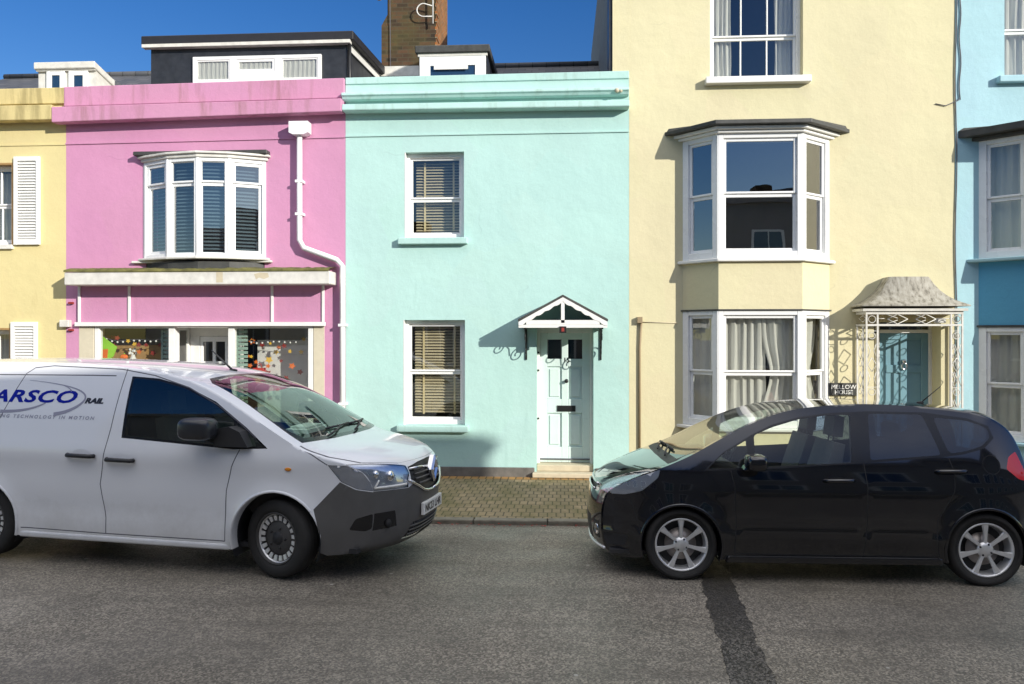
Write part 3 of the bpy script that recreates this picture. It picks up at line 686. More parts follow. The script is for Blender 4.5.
# white flower vases
def vase(px, py, y, lab):
    x, z = at(px, py, y); q = MB(); q.lathe([(0, -.12), (.05, -.12), (.06, -.05), (.03, .02), (.04, .04)], (x, y, z), 'z', 16); q.mi = 1
    for k in range(9): q.ball((x+random.uniform(-.07, .07), y+random.uniform(-.04, .04), z+.08+random.uniform(-.04, .06)), .022, n=4)
    tag(q.build('flower_vase', [M['paper'], M['paper']]), lab, 'vase')
vase(133, 357, .3, 'white flowers in a pale vase in the left shop window'); vase(271, 388, .3, 'white flowers in a pale vase low in the right shop window')
# downpipe
q = MB(); px0, px1, pz0_, pz1_ = rect(290, 122, 309, 135, -.14); q.prism([(px0, pz1_), (px1, pz1_), (px1, pz0_+.03), (px1-.06, pz0_), (px0+.06, pz0_), (px0, pz0_+.03)], -.2, -.03)
yp = -.10; A_ = at(299.5, 135, yp); B_ = at(299.5, 240, yp); C_ = at(304, 248, yp); D_ = at(337, 260, yp); E_ = at(342.5, 266, yp); G_ = at(342.5, 478, yp)
pth = [(A_[0], yp, A_[1]), (B_[0], yp, B_[1]), (C_[0], yp, C_[1]), (D_[0], yp, D_[1]), (E_[0], yp, E_[1]), (E_[0], yp, -.06)]
q.tube(pth, .042, 12)
for z in (4.4, 3.9, 2.2, 1.0): 
    xx = A_[0] if z > 3.5 else E_[0]; q.box(xx-.055, xx+.055, yp-.046, -.001, z, z+.04)
q.build('downpipe', M['upvc'], H2)
# small wall fittings
q = MB(); q.box(*rect(60, 320, 69, 327, -.07)[:2], -.09, -.001, *rect(60, 320, 69, 327, -.07)[2:]); q.build('junction_box', M['oldwhite'], H2, bevel=.006)
q = MB()
for py in (303, 330):
    x, z = at(71, py); q.box(x-.015, x+.05, -.05, -.001, z-.015, z+.015)
q.build('sign_bracket', M['rust'], H2)
# wide dormer
yd = 1.3
dx = [ax(151, yd), ax(350, yd)]; dzt = az(250, 44, yd)
do2 = dormer(H2, 151, 347, 44, yd, zt-.7, 5.2, M['white'], M['felt'], [], (0, 0), .0, .13, M['slate_black'], capt=.15, rise=.35)
q = MB(); q.box(dx[0]-.1, ax(346, yd)+.1, yd-.12, yd-.002, dzt-.06, dzt-.005); q.build('soffit_board', M['oldwhite'], do2)
mb = MB(); TT = Fr(0, yd-.05, 0); za_, zb_ = az(256, 84, yd), az(256, 56.5, yd); pn = []
pn += facet(mb, TT, ax(194, yd), ax(234, yd), za_, zb_, fw=.06, sw=.025, gd=-.03, fd=.048)
pn += facet(mb, TT, ax(234, yd), ax(279, yd), za_+.14, zb_, fw=.06, sw=.045, gd=-.03, fd=.048); mb.T = TT; mb.box(ax(234, yd), ax(279, yd), -.045, 0, za_, za_+.14)
pn += facet(mb, TT, ax(279, yd), ax(322, yd), za_, zb_, fw=.06, sw=.025, gd=-.03, fd=.048)
o = mb.build('dormer_window', M['upvc'], do2, bevel=.004)
for (a_, b_, c_, d_, y_) in pn:
    mb = MB(TT); mb.quad((a_-.004, y_+.008, c_-.004), (b_+.004, y_+.008, c_-.004), (b_+.004, y_+.008, d_+.004), (a_-.004, y_+.008, d_+.004)); mb.build('dormer_pane', M['pane'], do2, fixn=False)
    curtain(TT, a_, b_, c_, d_, -.038, 7, .005, do2, M['curtain'], seed=int(a_*100))
# white barge board and gutter pipe on the right cheek
q = MB(); xx = ax(347, yd)+.012
q.add([(xx, yd, dzt-.14), (xx+.02, yd, dzt-.14), (xx+.02, 5.1, dzt+.2), (xx, 5.1, dzt+.2), (xx, yd, dzt-.005), (xx+.02, yd, dzt-.005), (xx+.02, 5.1, dzt+.34), (xx, 5.1, dzt+.34)], [(0,3,2,1),(4,5,6,7),(0,1,5,4),(1,2,6,5),(2,3,7,6),(3,0,4,7)]); q.build('barge_board', M['white'], do2)
q = MB(); q.tube([(xx+.04, yd-.02, dzt-.02), (xx+.04, yd-.02, zt-.1)], .03, 8); q.build('rainwater_pipe', M['black'], do2)

# ---------------- mint house
H3 = empty('terraced_house', ((XB[2]+XB[3])/2, 0, -.08), 0, 'narrow mint green terraced house with a pale panelled front door', 'house', 'houses in the terrace')
x0, x1 = XB[2]+.002, XB[3]
w1 = rect(404.8, 152, 464, 238); w2 = rect(403.6, 320, 465, 425)
d_l, d_r = at(536.5, 400)[0], at(593.5, 400)[0]; d_hole = (d_l, d_r, -.03, az(565, 327))
ztm = (az(345, 78)+az(629, 71))/2
wall('wall', H3, x0, x1, -.08, ztm-.1, [w1, w2, d_hole], M['mint'], t=.32)
shell(H3, x0, x1, ztm-.3, M['mint'])
q = MB(); q.prism([(x0, ztm-.11), (x1, ztm-.11), (x1, az(629, 71)), (x0, az(345, 78))], -.02, .3); PM = q.build('parapet', M['mint_cap'], H3, bevel=.01, seg=2)
q = MB()
def run(prof, xl, xr, zl, zr):      # moulding profile [(y, dz)] swept along x, z drifting zl->zr
    n_ = 2; k = len(prof); vs = [(xl, y, zl+dz) for y, dz in prof]+[(xr, y, zr+dz) for y, dz in prof]
    q.add(vs, [tuple(range(k)), tuple(range(2*k-1, k-1, -1))]+[(i, i+k, (i+1)%k+k, (i+1)%k) for i in range(k)])
zA, zB = az(345, 96.5, -.13), az(629, 91, -.13)
run([(0, .09), (-.02, .09), (-.13, .06), (-.14, .02), (-.11, .0), (-.09, -.03), (-.05, -.045), (0, -.045)], x0-.03, x1-.01, zA, zB)
zA, zB = az(345, 108, -.2), az(629, 104, -.2)
run([(0, .10), (-.06, .10), (-.19, .06), (-.2, -.02), (-.19, -.035), (0, -.035)], x0-.0, x1-.01, zA, zB)
q.build('cornice', M['mint_cap'], H3, bevel=.005)
q = MB(); a, b = az(345, 136.5), az(629, 131.5); q.prism([(x0, a-.010), (x1-.002, b-.010), (x1-.002, b+.010), (x0, a+.010)], -.018, -.001); q.build('shadow_line_ledge', M['mint'], H3)  # same added ledge on the mint wall, there for its shadow
q = MB(); q.box(x0, d_l-.03, -.03, -.001, -.1, .065); q.box(d_r+.03, x1-.01, -.03, -.001, -.1, .065); q.build('plinth', M['plinth'], H3, bevel=.008)
pitched(H3, x0, x1-.003, ztm-.45, az(560, 66, 4.2))
for r, rz, k in ((w1, az(434, 198.5, .1), 0), (w2, az(434, 371.5, .1), 1)):
    w, p, TT = sash_window(H3, FLAT, r, (), rz, 'pane', rvl=.11, fw=.06, sw=.035, bot=.07, rw=.045, fd=.1)
    blind(TT, r[0]+.12, r[1]-.1, r[2]+.14, r[3]-.12, -.20, w, M['slat'], .045, (r[0]+.26, r[1]-.2), 36, .048)
    q = MB(); q.box(r[0]-.002, r[0]+.012, -.003, .115, r[2], r[3]); q.build('painted_reveal', M['white'], w)
    q = MB(); q.box(r[0]-.09, r[1]+.06, -.10, .11, r[2]-.10, r[2]-.002); q.build('sill', M['mint_cap'], w, bevel=.012, seg=2)
    q = MB(); q.box((r[0]+r[1])/2-.2, (r[0]+r[1])/2+.2, .1, .108, r[3]-.05, r[3]-.025); q.build('trickle_vent', M['white'], w)
# front door
yd_ = .28; dlx0, dlx1, dz0, dz1 = d_l+.045, d_r-.045, .10, az(565, 333, yd_)
q = MB(); q.box(d_l, dlx0, yd_-.06, yd_+.04, -.02, d_hole[3]); q.box(dlx1, d_r, yd_-.06, yd_+.04, -.02, d_hole[3]); q.box(dlx0, dlx1, yd_-.058, yd_+.04, dz1, d_hole[3]-.001)
DO = q.build('front_door', M['white'], H3, bevel=.004)
q = MB(); W_ = dlx1-dlx0; Hh = dz1-dz0; st = .115
u = [dlx0, dlx0+st, dlx0+W_/2-.05, dlx0+W_/2+.05, dlx1-st, dlx1]; zr_ = [dz0, dz0+.24, dz0+.76, dz0+.98, dz1-.52, dz1-.40, dz1-.10, dz1]
f0, f1 = yd_, yd_+.045
q.box(u[0], u[1], f0, f1, dz0, dz1); q.box(u[2], u[3], f0, f1, dz0, dz1); q.box(u[4], u[5], f0, f1, dz0, dz1)
for (za_, zb_) in ((zr_[0], zr_[1]), (zr_[2], zr_[3]), (zr_[4]+.0, zr_[5]), (zr_[6], zr_[7])):
    q.box(u[1], u[2], f0+.001, f1, za_, zb_); q.box(u[3], u[4], f0+.001, f1, za_, zb_)
for (ua, ub) in ((u[1], u[2]), (u[3], u[4])):
    for (za_, zb_) in ((zr_[1], zr_[2]), (zr_[3], zr_[4])):
        q.box(ua, ub, f0+.025, f1, za_, zb_); q.box(ua+.035, ub-.035, f0+.008, f0+.024, za_+.035, zb_-.035)
q.build('door_leaf', M['mint_door'], DO, bevel=.006)
for (ua, ub) in ((u[1], u[2]), (u[3], u[4])):
    q = MB(); q.quad((ua, f0+.03, zr_[5]), (ub, f0+.03, zr_[5]), (ub, f0+.03, zr_[6]), (ua, f0+.03, zr_[6])); q.build('door_pane', M['doorglass'], DO, fixn=False)
q = MB(); q.box(*rect(557, 405.5, 575.5, 411.5, yd_)[:2], f0-.012, f0-.001, *rect(557, 405.5, 575.5, 411.5, yd_)[2:]); q.build('letterbox', M['black'], DO, bevel=.003)
q = MB(); x, z = at(566.5, 381, yd_); q.lathe([(.0, -.055), (.02, -.054), (.028, -.04), (.02, -.02), (.012, -.015), (.03, -.008), (.032, -.001)], (x, f0, z), 'y', 16); q.build('door_knob', M['black'], DO)
x, z = at(566.5, 360, yd_); lettering('15', .10, lambda a, b: (x+a, f0-.003, z+b-.035), M['black'], DO, 'house_number', align='CENTER', bold=.003)
q = MB(); x = d_l-.0
for py in (353, 371, 420): 
    zz = az(540, py, 0); q.ball((d_l+.022, yd_-.066, zz), .016, n=6)
q.build('door_furniture', M['black'], DO)
q = MB(); q.box(dlx0, dlx1, f0-.025, f0-.001, dz0+.045, dz0+.062); q.build('weather_bar', M['cable'], DO)
q = MB(); q.box(d_l-.06, d_r+.02, -.12, .34, -.07, .0); q.box(d_l+.002, d_r-.002, .05, .34, .001, .095); q.build('door_step', M['stone'], DO, bevel=.012, seg=2)
# gabled hood
ph = .50
hx0, hx1 = ax(518, -ph), ax(608, -ph); hxm = (hx0+hx1)/2; hz0 = az(562, 321.5, -ph); hza = az(562, 297, -ph)
q = MB(); tk = .035
for s_, xe in ((-1, hx0), (1, hx1)):
    a, b, e, f = (xe, hz0), (hxm, hza), (hxm, hza+tk), (xe, hz0+tk)
    q.prism([a, b, e, f], -ph-.02, -.002)
HD = q.build('door_hood', M['lead'], H3, bevel=.004)
q = MB()
def barge(xe):
    n_ = 22; top_, bot_ = [], []
    for i in range(n_+1):
        t = i/n_; x = xe+(hxm-xe)*t; z = hz0+(hza-hz0)*t-.004; top_.append((x, z)); bot_.append((x, z-.055-.022*abs(math.sin(t*math.pi*5))))
    for i in range(n_):
        q.prism([top_[i], top_[i+1], bot_[i+1], bot_[i]], -ph-.035, -ph+.0)
barge(hx0+.01); barge(hx1-.01)
q.box(hxm-.025, hxm+.025, -ph-.03, -ph+.005, hz0-.02, hza-.06); q.box(hx0+.12, hx1-.12, -ph-.03, -ph+.006, hz0-.045, hz0+.02); q.box(hx0+.01, hx1-.01, -ph-.028, -ph+.006, hz0-.09, hz0-.046)
q.box(hx0+.02, hx0+.07, -ph+.01, -.002, hz0-.08, hz0-.01); q.box(hx1-.07, hx1-.02, -ph+.01, -.002, hz0-.08, hz0-.01)
q.build('barge_board', M['white'], HD)
q = MB(); q.box(hx0+.075, hx1-.075, -ph+.01, -.003, hz0-.03, hz0-.012); q.build('soffit', M['mint'], HD)
def bracket(x):
    q = MB(); zt_ = hz0-.091; q.box(x-.014, x+.014, -.02, -.002, zt_-.48, zt_); q.box(x-.014, x+.014, -ph+.02, -.02, zt_-.02, zt_)
    def spiral(cy, cz, r0, r1, a0, turns, n_=36):
        return [(x, cy+(r0+(r1-r0)*i/n_)*math.cos(a0+turns*2*math.pi*i/n_), cz+(r0+(r1-r0)*i/n_)*math.sin(a0+turns*2*math.pi*i/n_)) for i in range(n_+1)]
    q.tube(spiral(-.12, zt_-.34, .10, .02, R(20), 1.5), .008, 6); q.tube(spiral(-.36, zt_-.12, .085, .02, R(100), -1.4), .008, 6)
    a = spiral(-.12, zt_-.34, .10, .02, R(20), 1.5)[0]; b = spiral(-.36, zt_-.12, .085, .02, R(100), -1.4)[0]
    q.tube([(x, -.12+.10*math.cos(R(160)), zt_-.34+.10*math.sin(R(160))), (x, -.22, zt_-.20), (x, -.27, zt_-.10), (x, -.40, zt_-.03)], .008, 6)
    q.build('bracket', M['black'], HD)
bracket(ax(525.5, -.25)); bracket(ax(601.5, -.25))
q = MB(); x = hxm; z = hz0-.12; q.box(x-.05, x+.05, -ph-.05, -ph+.04, z-.045, z+.05); q.mi = 1; q.box(x-.02, x+.02, -ph-.053, -ph-.0505, z-.025, z+.03); q.build('porch_lamp', [M['black'], M['rust']], HD, bevel=.004)
# dormer of the mint house
dormer(H3, 419, 487, 54, 1.15, ztm-.6, 3.4, M['oldwhite'], M['lead'], [(420, 486)], (55.5, 88), .05, .05, M['slate_black'], capt=.12, rise=.12)
q = MB(); TTy = 1.15-.06; q.box(ax(434, TTy), ax(468, TTy), TTy-.012, TTy-.006, az(450, 69.5, TTy), az(450, 64.5, TTy)); q.build('window_blind', M['paper'], H3)
# chimney
RF3 = [c for c in H3.children if c.name.startswith('roof')][0]
yc = 3.6; cx0, cx1 = ax(381.5, yc), ax(436, yc); cz = az(405, 25, yc)
q = MB(); q.box(cx0, cx1, yc, yc+1.5, 5.2, cz); q.box(cx0+.12, cx1, yc+.01, yc+1.45, cz, cz+3.2)
q.add([(cx0, yc, cz), (cx0+.12, yc+.005, cz+.22), (cx0+.12, yc+1.49, cz+.22), (cx0, yc+1.5, cz)], [(0,1,2,3)])
q.add([(cx0, yc, cz), (cx0+.125, yc, cz), (cx0+.12, yc+.005, cz+.22)], [(0,1,2)])
q.mi = 1; 
for i in range(38): 
    zz = 6.3+i*.156; q.box(cx1-.02, cx1+.008+.006*(i % 3), yc-.004-.003*(i % 2), yc+.22+.1*(i % 2), zz, zz+.068)
q.box(cx1-.01, cx1+.006, yc+.01, yc+1.49, 5.2, cz+3.2)
CH = q.build('chimney', [M['chimney'], M['chimney_orange']], RF3)
q = MB(); q.box(cx0-.1, cx1+.1, yc-.06, yc-.01, 5.9, az(405, 67, yc)); q.build('lead_flashing', M['oldwhite'], RF3)
q = MB(); xx, zz = at(433, 10, yc-.1); q.tube([(xx, yc-.12, zz+1.6), (xx, yc-.12, zz-.28)], .016, 8)
x2, z2 = at(422, 9, yc-.1)
q.tube([(xx, yc-.12, zz+.07)]+[(x2+.04-.14*math.sin(t), yc-.12, z2-.03+.13*math.cos(t)) for t in [math.pi*k/10 for k in range(11)]]+[(xx, yc-.12, z2-.16)], .012, 8)
tag(q.build('aerial_mast', M['paper']), 'white aerial mast with a curved bracket fixed to the brick chimney', 'aerial')
q = MB(); q.tube([(ax(391, yc), yc-.03, 6.3), (ax(390, yc), yc-.03, 9.8)], .008, 5); tag(q.build('aerial_cable', M['cable']), 'thin aerial cable running up the front of the brick chimney', 'cable')
q = MB(); a = at(380.5, -3, yc); q.ball((a[0]-.03, yc, a[1]), .07, n=6); q.tube([(a[0], yc, a[1]), (cx0+.12, yc+.1, a[1]+.1)], .015, 6); tag(q.build('chimney_insulator', M['paper']), 'small white insulator knob on the left edge of the brick chimney', 'insulator')
# small bird-like blob at the cornice end: broken clay ends
q = MB(); x, z = at(617, 90, -.15); q.ball((x, -.13, z), .035, n=6); q.ball((x+.06, -.12, z-.005), .025, n=6); q.build('broken_moulding', M['stone'], H3)

# ---------------- tall cream house
H4 = empty('tall_house', ((XB[3]+XB[4])/2, 0, -.08), 0, 'tall cream rendered town house with two storey bay and lead roofed porch', 'house', 'houses in the terrace')
x0, x1 = XB[3]+.002, XB[4]
ZT = 9.2
w3 = rect(710, -38, 803, 78)
dh = (ax(874), ax(941), -.03, az(905, 322))
bayL, bayR = ax(682.5), ax(829.5)
bh1 = (bayL+.06, bayR-.06, az(750, 258), az(750, 138)); bh0 = (bayL+.06, bayR-.06, az(750, 432), az(750, 312))
zs_ = az(620, 71.5)
wall('wall', H4, x0, x1, -.08, ZT, [w3, bh1, bh0, dh], M['cream'], t=.33)
xe = ax(612.5)
q = MB(); q.quad((xe, -.006, zs_), (x0+.01, -.006, zs_), (x0+.01, -.006, ZT), (xe, -.006, ZT)); q.quad((xe, -.006, zs_), (xe, -.006, ZT), (xe, .32, ZT), (xe, .32, zs_)); q.quad((xe, -.006, ZT), (x0+.01, -.006, ZT), (x0+.01, .32, ZT), (xe, .32, ZT)); q.quad((xe, -.006, zs_), (xe, .32, zs_), (x0+.01, .32, zs_), (x0+.01, -.006, zs_))
q.build('corner_pier', M['cream'], H4)
q = MB(); q.box(xe-.005, x0+.3, .33, 8, 5.3, ZT); q.build('gable_wall', M['sideshade'], H4)
q = MB(); q.box(xe-.05, xe-.012, .02, .5, zs_, ZT); q.build('edge_trim', M['slate_black'], H4)
shell(H4, x0, x1, ZT-.4, M['cream'])
pitched(H4, x0, x1-.003, ZT, ZT+2.4)
w, p, TT = sash_window(H4, FLAT, w3, (.34, .67), az(750, 35.5, .1), 'pane', rvl=.12, fw=.05, sw=.04)
q = MB(); q.box(w3[0]-.08, w3[1]+.09, -.12, .12, w3[2]-.10, w3[2]-.002); q.build('sill', M['white'], w, bevel=.01, seg=2)
curtain(TT, w3[0]+.08, w3[0]+.36, w3[2]+.08, w3[3]-.1, -.14, 4, .02, w, M['curtain'], seed=2); curtain(TT, w3[1]-.34, w3[1]-.06, w3[2]+.08, w3[3]-.1, -.14, 4, .02, w, M['curtain'], seed=3)
BP = .45
fL, fR = ax(718.5, -BP), ax(802.5, -BP)
plan = [(bayL, 0), (fL, -BP), (fR, -BP), (bayR, 0)]
def offpoly(plan, o):       # outward offset of the three bay faces, closed on the wall
    def off(a, b):
        dx, dy = b[0]-a[0], b[1]-a[1]; L = math.hypot(dx, dy); nx, ny = dy/L, -dx/L
        return (a[0]+nx*o, a[1]+ny*o), (b[0]+nx*o, b[1]+ny*o)
    segs = [off(plan[i], plan[i+1]) for i in range(3)]
    def inter(s, t):
        (x1_, y1_), (x2_, y2_) = s; (x3, y3), (x4, y4) = t
        d = (x1_-x2_)*(y3-y4)-(y1_-y2_)*(x3-x4); a = x1_*y2_-y1_*x2_; b = x3*y4-y3*x4
        return ((a*(x3-x4)-(x1_-x2_)*b)/d, (a*(y3-y4)-(y1_-y2_)*b)/d)
    e0 = plan[0][1]-.001
    def hit(s): (a, b), (c, d) = s; t = (e0-b)/(d-b); return (a+(c-a)*t, e0)
    return [hit(segs[0]), inter(segs[0], segs[1]), inter(segs[1], segs[2]), hit(segs[2])]
def bay_lights(parent, plan, z0, z1, rail, name, glassm, curt, fw=.065, sw=.045, bot=.10, topw=None):
    mb = MB(); out = []
    for i in range(3):
        (xa_, ya_), (xb_, yb_) = plan[i], plan[i+1]; L = math.hypot(xb_-xa_, yb_-ya_); T = Fr(xa_, ya_, math.atan2(yb_-ya_, xb_-xa_))
        p = facet(mb, T, 0.0, L, z0, z1, fw=fw, sw=sw, rails=[rail], bot=bot, gd=-.05, rw=.05, left=.10 if i != 1 else .07, right=.10 if i != 1 else .07, fd=.09)
        out.append((p, T, L))
    mb.T = None
    for i in (1, 2): mb.hprism([(plan[i][0]-.03, plan[i][1]+.045), (plan[i][0]+.03, plan[i][1]+.045), (plan[i][0]+(.05 if i == 2 else -.05)*.0+.02, plan[i][1]+.003), (plan[i][0]-.02, plan[i][1]+.003)], z0, z1)
    o = mb.build(name, M['upvc'], parent, bevel=.005)
    for k, (p, T, L) in enumerate(out):
        add_panes(p, T, o, M[glassm])
        for c in curt:
            if c[0] == k: curtain(T, L*c[1], L*c[2], z0+.08, z1-.04, -.17, c[3], .022, o, M['curtain'], tie=c[4], lean=c[5], seed=int(c[1]*50)+k*7)
    return o
z1_, z0_ = az(760, 133, -BP), az(760, 258, -BP)
BY1 = bay_lights(H4, plan, z0_, z1_, az(760, 193, -BP), 'bay_window', 'pane_dark', [])
q = MB(); q.hprism(offpoly(plan, .05), z1_, z1_+.04); q.hprism(offpoly(plan, .10), z1_+.042, z1_+.09); q.build('head_moulding', M['white'], BY1, bevel=.008)
q = MB(); q.hprism(offpoly(plan, .19), z1_+.092, z1_+.15); a = offpoly(plan, .17); b = [(a[0][0]+.03, -.001), (a[1][0]+.06, -.30), (a[2][0]-.06, -.30), (a[3][0]-.03, -.001)]
q.add([(*p_, z1_+.151) for p_ in a]+[(*p_, z1_+.20) for p_ in b], [(0,1,5,4),(1,2,6,5),(2,3,7,6),(4,5,6,7)]); q.build('bay_roof', M['lead'], BY1, bevel=.006)
q = MB(); q.hprism(offpoly(plan, .06), z0_-.05, z0_-.002); q.build('sill', M['white'], BY1, bevel=.01)
za0 = az(760, 309, -BP)
q = MB(); q.hprism(offpoly(plan, .0), za0, z0_-.052); q.build('bay_apron', M['cream'], H4)
q = MB(); q.hprism(offpoly(plan, .02), za0-.02, za0-.001); q.build('drip_lead', M['lead'], H4)
zg1, zg0 = za0-.022, az(760, 428, -BP)
BY0 = bay_lights(H4, plan, zg0, zg1, az(760, 372.5, -BP), 'bay_window', 'pane', [(1, .08, .60, 5, 0, 1), (1, .55, .96, 4, .25, -1), (0, .1, .9, 3, 0, 1), (2, .1, .9, 3, .3, 1)])
q = MB(); q.hprism(offpoly(plan, .07), zg0-.05, zg0-.002); q.build('sill', M['white'], BY0, bevel=.01)
q = MB(); q.hprism(offpoly(plan, .0), -.08, zg0-.052); q.build('bay_base', M['cream'], H4)
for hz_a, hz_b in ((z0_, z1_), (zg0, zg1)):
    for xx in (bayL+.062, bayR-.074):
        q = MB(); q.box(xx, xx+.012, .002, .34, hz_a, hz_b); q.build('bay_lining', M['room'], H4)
# blue front door in recess
yr_ = .30; q = MB(); zl_ = az(903, 333, yr_)
q.box(ax(877, yr_), ax(931, yr_), yr_-.03, yr_+.03, zl_, zl_+.05); q.box(ax(875, yr_), ax(879, yr_), yr_-.03, yr_+.03, -.03, zl_); q.box(ax(928, yr_), ax(932, yr_), yr_-.03, yr_+.03, -.03, zl_); q.box(ax(928.0, yr_), ax(932, yr_), yr_-.028, yr_+.028, zl_+.05, dh[3]); q.box(ax(875, yr_), ax(879, yr_), yr_-.028, yr_+.028, zl_+.05, dh[3])
BD = q.build('front_door', M['white'], H4, bevel=.004)
a, b = ax(879, yr_), ax(928, yr_); q = MB(); q.box(a, b, yr_+.012, yr_+.05, -.02, zl_); m_ = (a+b)/2
for (ua, ub) in ((a, a+.10), (m_-.05, m_+.05), (b-.10, b)): q.box(ua, ub, yr_-.008, yr_+.011, -.02, zl_)
for (za_, zb_) in ((-.02, .22), (.78, .95), (1.5, 1.62), (zl_-.1, zl_)):
    q.box(a+.1, m_-.05, yr_-.007, yr_+.011, za_, zb_); q.box(m_+.05, b-.1, yr_-.007, yr_+.011, za_, zb_)
q.build('door_leaf', M['teal_door'], BD, bevel=.006)
q = MB(); q.quad((a, yr_, zl_+.05), (b, yr_, zl_+.05), (b, yr_, dh[3]), (a, yr_, dh[3])); q.build('fanlight', M['doorglass'], BD, fixn=False)
q = MB(); q.tube([(m_+.035*math.sin(t), yr_-.03, az(903, 366, yr_)+.05*math.cos(t)) for t in [2*math.pi*k/14 for k in range(15)]], .012, 6); q.ball((m_, yr_-.02, az(903, 363, yr_)+.03), .03, n=8); q.build('door_knocker', M['chrome'], BD)
q = MB(); q.box(ax(932, yr_), dh[1], yr_, yr_+.02, -.03, dh[3]); q.build('recess_panel', M['cream'], H4)
q = MB(); q.box(dh[0]-.1, dh[1]+.1, -.5, .34, -.07, .0); q.build('door_step', M['stone'], BD, bevel=.012)
# porch with flared lead roof and cast trellis
PP = .38
pL, pR = ax(866, -PP), ax(963.5, -PP); pz1 = az(915, 311, -PP); 
cxp = (pL+pR)/2
q = MB(); prof = [(.0, 1.0), (.02, .99), (.055, .88), (.10, .77), (.17, .65), (.26, .54), (.36, .45), (.47, .375)]
he = (pR-pL)/2+.075; zE = az(915, 306, -PP-.08); hh = az(915, 276, -.35)-zE
def pr_ring(k, sc):
    yf = -(PP+.09)*(sc*.82+.18) if sc < 1 else -(PP+.09)
    w = he*sc; dz = hh*k/.47
    pts = [(-w, -.004), (-w, yf*.45), (-w, yf+.03), (-w+.04, yf), (0, yf), (w-.04, yf), (w, yf+.03), (w, yf*.45), (w, -.004)]
    return [(cxp+a_, b_, zE+dz) for a_, b_ in pts]
rings = [pr_ring(k, sc) for k, sc in prof]; vs = [p_ for r_ in rings for p_ in r_]; n_ = 9
fs = [(i*n_+j, i*n_+j+1, (i+1)*n_+j+1, (i+1)*n_+j) for i in range(len(rings)-1) for j in range(n_-1)]+[tuple((len(rings)-1)*n_+j for j in range(n_))]+[tuple(range(n_))]
q.add([(x_+random.uniform(-.002, .002), y_, z_+random.uniform(-.002, .002)) for x_, y_, z_ in vs], fs)
PO = q.build('porch_roof', M['leadsheet'], H4, fixn=True, sharp=35)
for p_ in PO.data.polygons: p_.use_smooth = True
PO.data.set_sharp_from_angle(angle=R(40))
bz0 = az(915, 326, -PP)
q = MB(); q.box(pL-.05, pR+.05, -PP-.03, -.002, pz1, pz1+.035); 
q.box(pL, pR, -PP, -PP+.03, pz1-.045, pz1-.001); q.box(pL, pR, -PP, -PP+.03, bz0, bz0+.028)
for xs_ in (pL, pR-.03): q.box(xs_, xs_+.03, -PP+.03, -.002, pz1-.045, pz1-.002); q.box(xs_, xs_+.03, -PP+.03, -.002, bz0, bz0+.028)
# corner trellis panels: two thin bars with rings and lozenges between
def ringy(c, r, horiz=True, n=14): q.tube([(c[0]+r*math.cos(t), c[1], c[2]+r*math.sin(t)) for t in [2*math.pi*k/n for k in range(n+1)]], .006, 5, cap=False)
pw = .175
for (ua, ub) in ((pL, pL+pw), (pR-pw, pR)):
    for u_ in (ua, ub-.022): q.box(u_, u_+.022, -PP+.001, -PP+.023, -.06, bz0)
    m_ = (ua+ub)/2; z = bz0-.07; k = 0
    ringy((m_, -PP+.012, (bz0+pz1)/2-.01), .05)
    for u_ in (ua, ub-.022): q.box(u_, u_+.022, -PP+.002, -PP+.024, bz0+.028, pz1-.045)
    while z > .1:
        if k % 4 == 0:
            q.box(ua+.02, ub-.02, -PP+.006, -PP+.018, z-.004, z+.004); ringy((m_, -PP+.012, z-.07), .045)
        elif k % 4 == 2:
            for s_ in (-1, 1): q.tube([(m_, -PP+.012, z+.02), (m_+s_*.06, -PP+.012, z-.08), (m_, -PP+.012, z-.18)], .006, 5)
        else:
            for s_ in (-1, 1): q.tube([(m_+s_*.06, -PP+.012, z+.02), (m_+s_*.025, -PP+.012, z-.08), (m_+s_*.06, -PP+.012, z-.18)], .006, 5)
        z -= .2; k += 1
# frieze lozenges
for i, cxx in enumerate((.33, .62)):
    c = pL+(pR-pL)*cxx; hz_ = (bz0+.028+pz1-.045)/2; hh_ = (pz1-.045-bz0-.028)/2
    for s_ in (-1, 1): q.tube([(c-.14, -PP+.015, hz_), (c, -PP+.015, hz_+s_*hh_), (c+.14, -PP+.015, hz_)], .007, 5)
    for s_ in (-1, 1): q.tube([(c-.16, -PP+.015, hz_+s_*hh_), (c+.0, -PP+.015, hz_+s_*hh_*.2)], .005, 5)
q.tube([(pL+pw, -PP+.015, (bz0+pz1)/2), (pL+.26, -PP+.015, (bz0+pz1)/2)], .005, 5); q.tube([(pL+(pR-pL)*.72, -PP+.015, (bz0+pz1)/2), (pR-pw, -PP+.015, (bz0+pz1)/2)], .005, 5)
# side panels
for xs_ in (pL+.011, pR-.011):
    for yy in (-.04, -.26): q.box(xs_-.011, xs_+.011, yy, yy+.022, -.06, bz0)
    z = bz0-.08; k = 0
    while z > .1:
        if k % 2 == 0: q.tube([(xs_, -.15+.045*math.cos(t), z-.06+.045*math.sin(t)) for t in [2*math.pi*j/12 for j in range(13)]], .006, 5, cap=False)
        else:
            for s_ in (-1, 1): q.tube([(xs_, -.15, z+.02), (xs_, -.15+s_*.08, z-.1), (xs_, -.15, z-.2)], .006, 5)
        z -= .2; k += 1
    for s_ in (-1, 1): q.tube([(xs_, -PP+.03, (bz0+pz1)/2), (xs_, -.25, (bz0+pz1)/2+s_*.05), (xs_, -.1, (bz0+pz1)/2)], .006, 5)
q.build('trellis', M['oldwhite'], H4)
q = MB(); q.box(pL+.03, pR-.03, -PP+.04, -.003, pz1-.02, pz1-.002); q.build('porch_ceiling', M['wood'], H4)
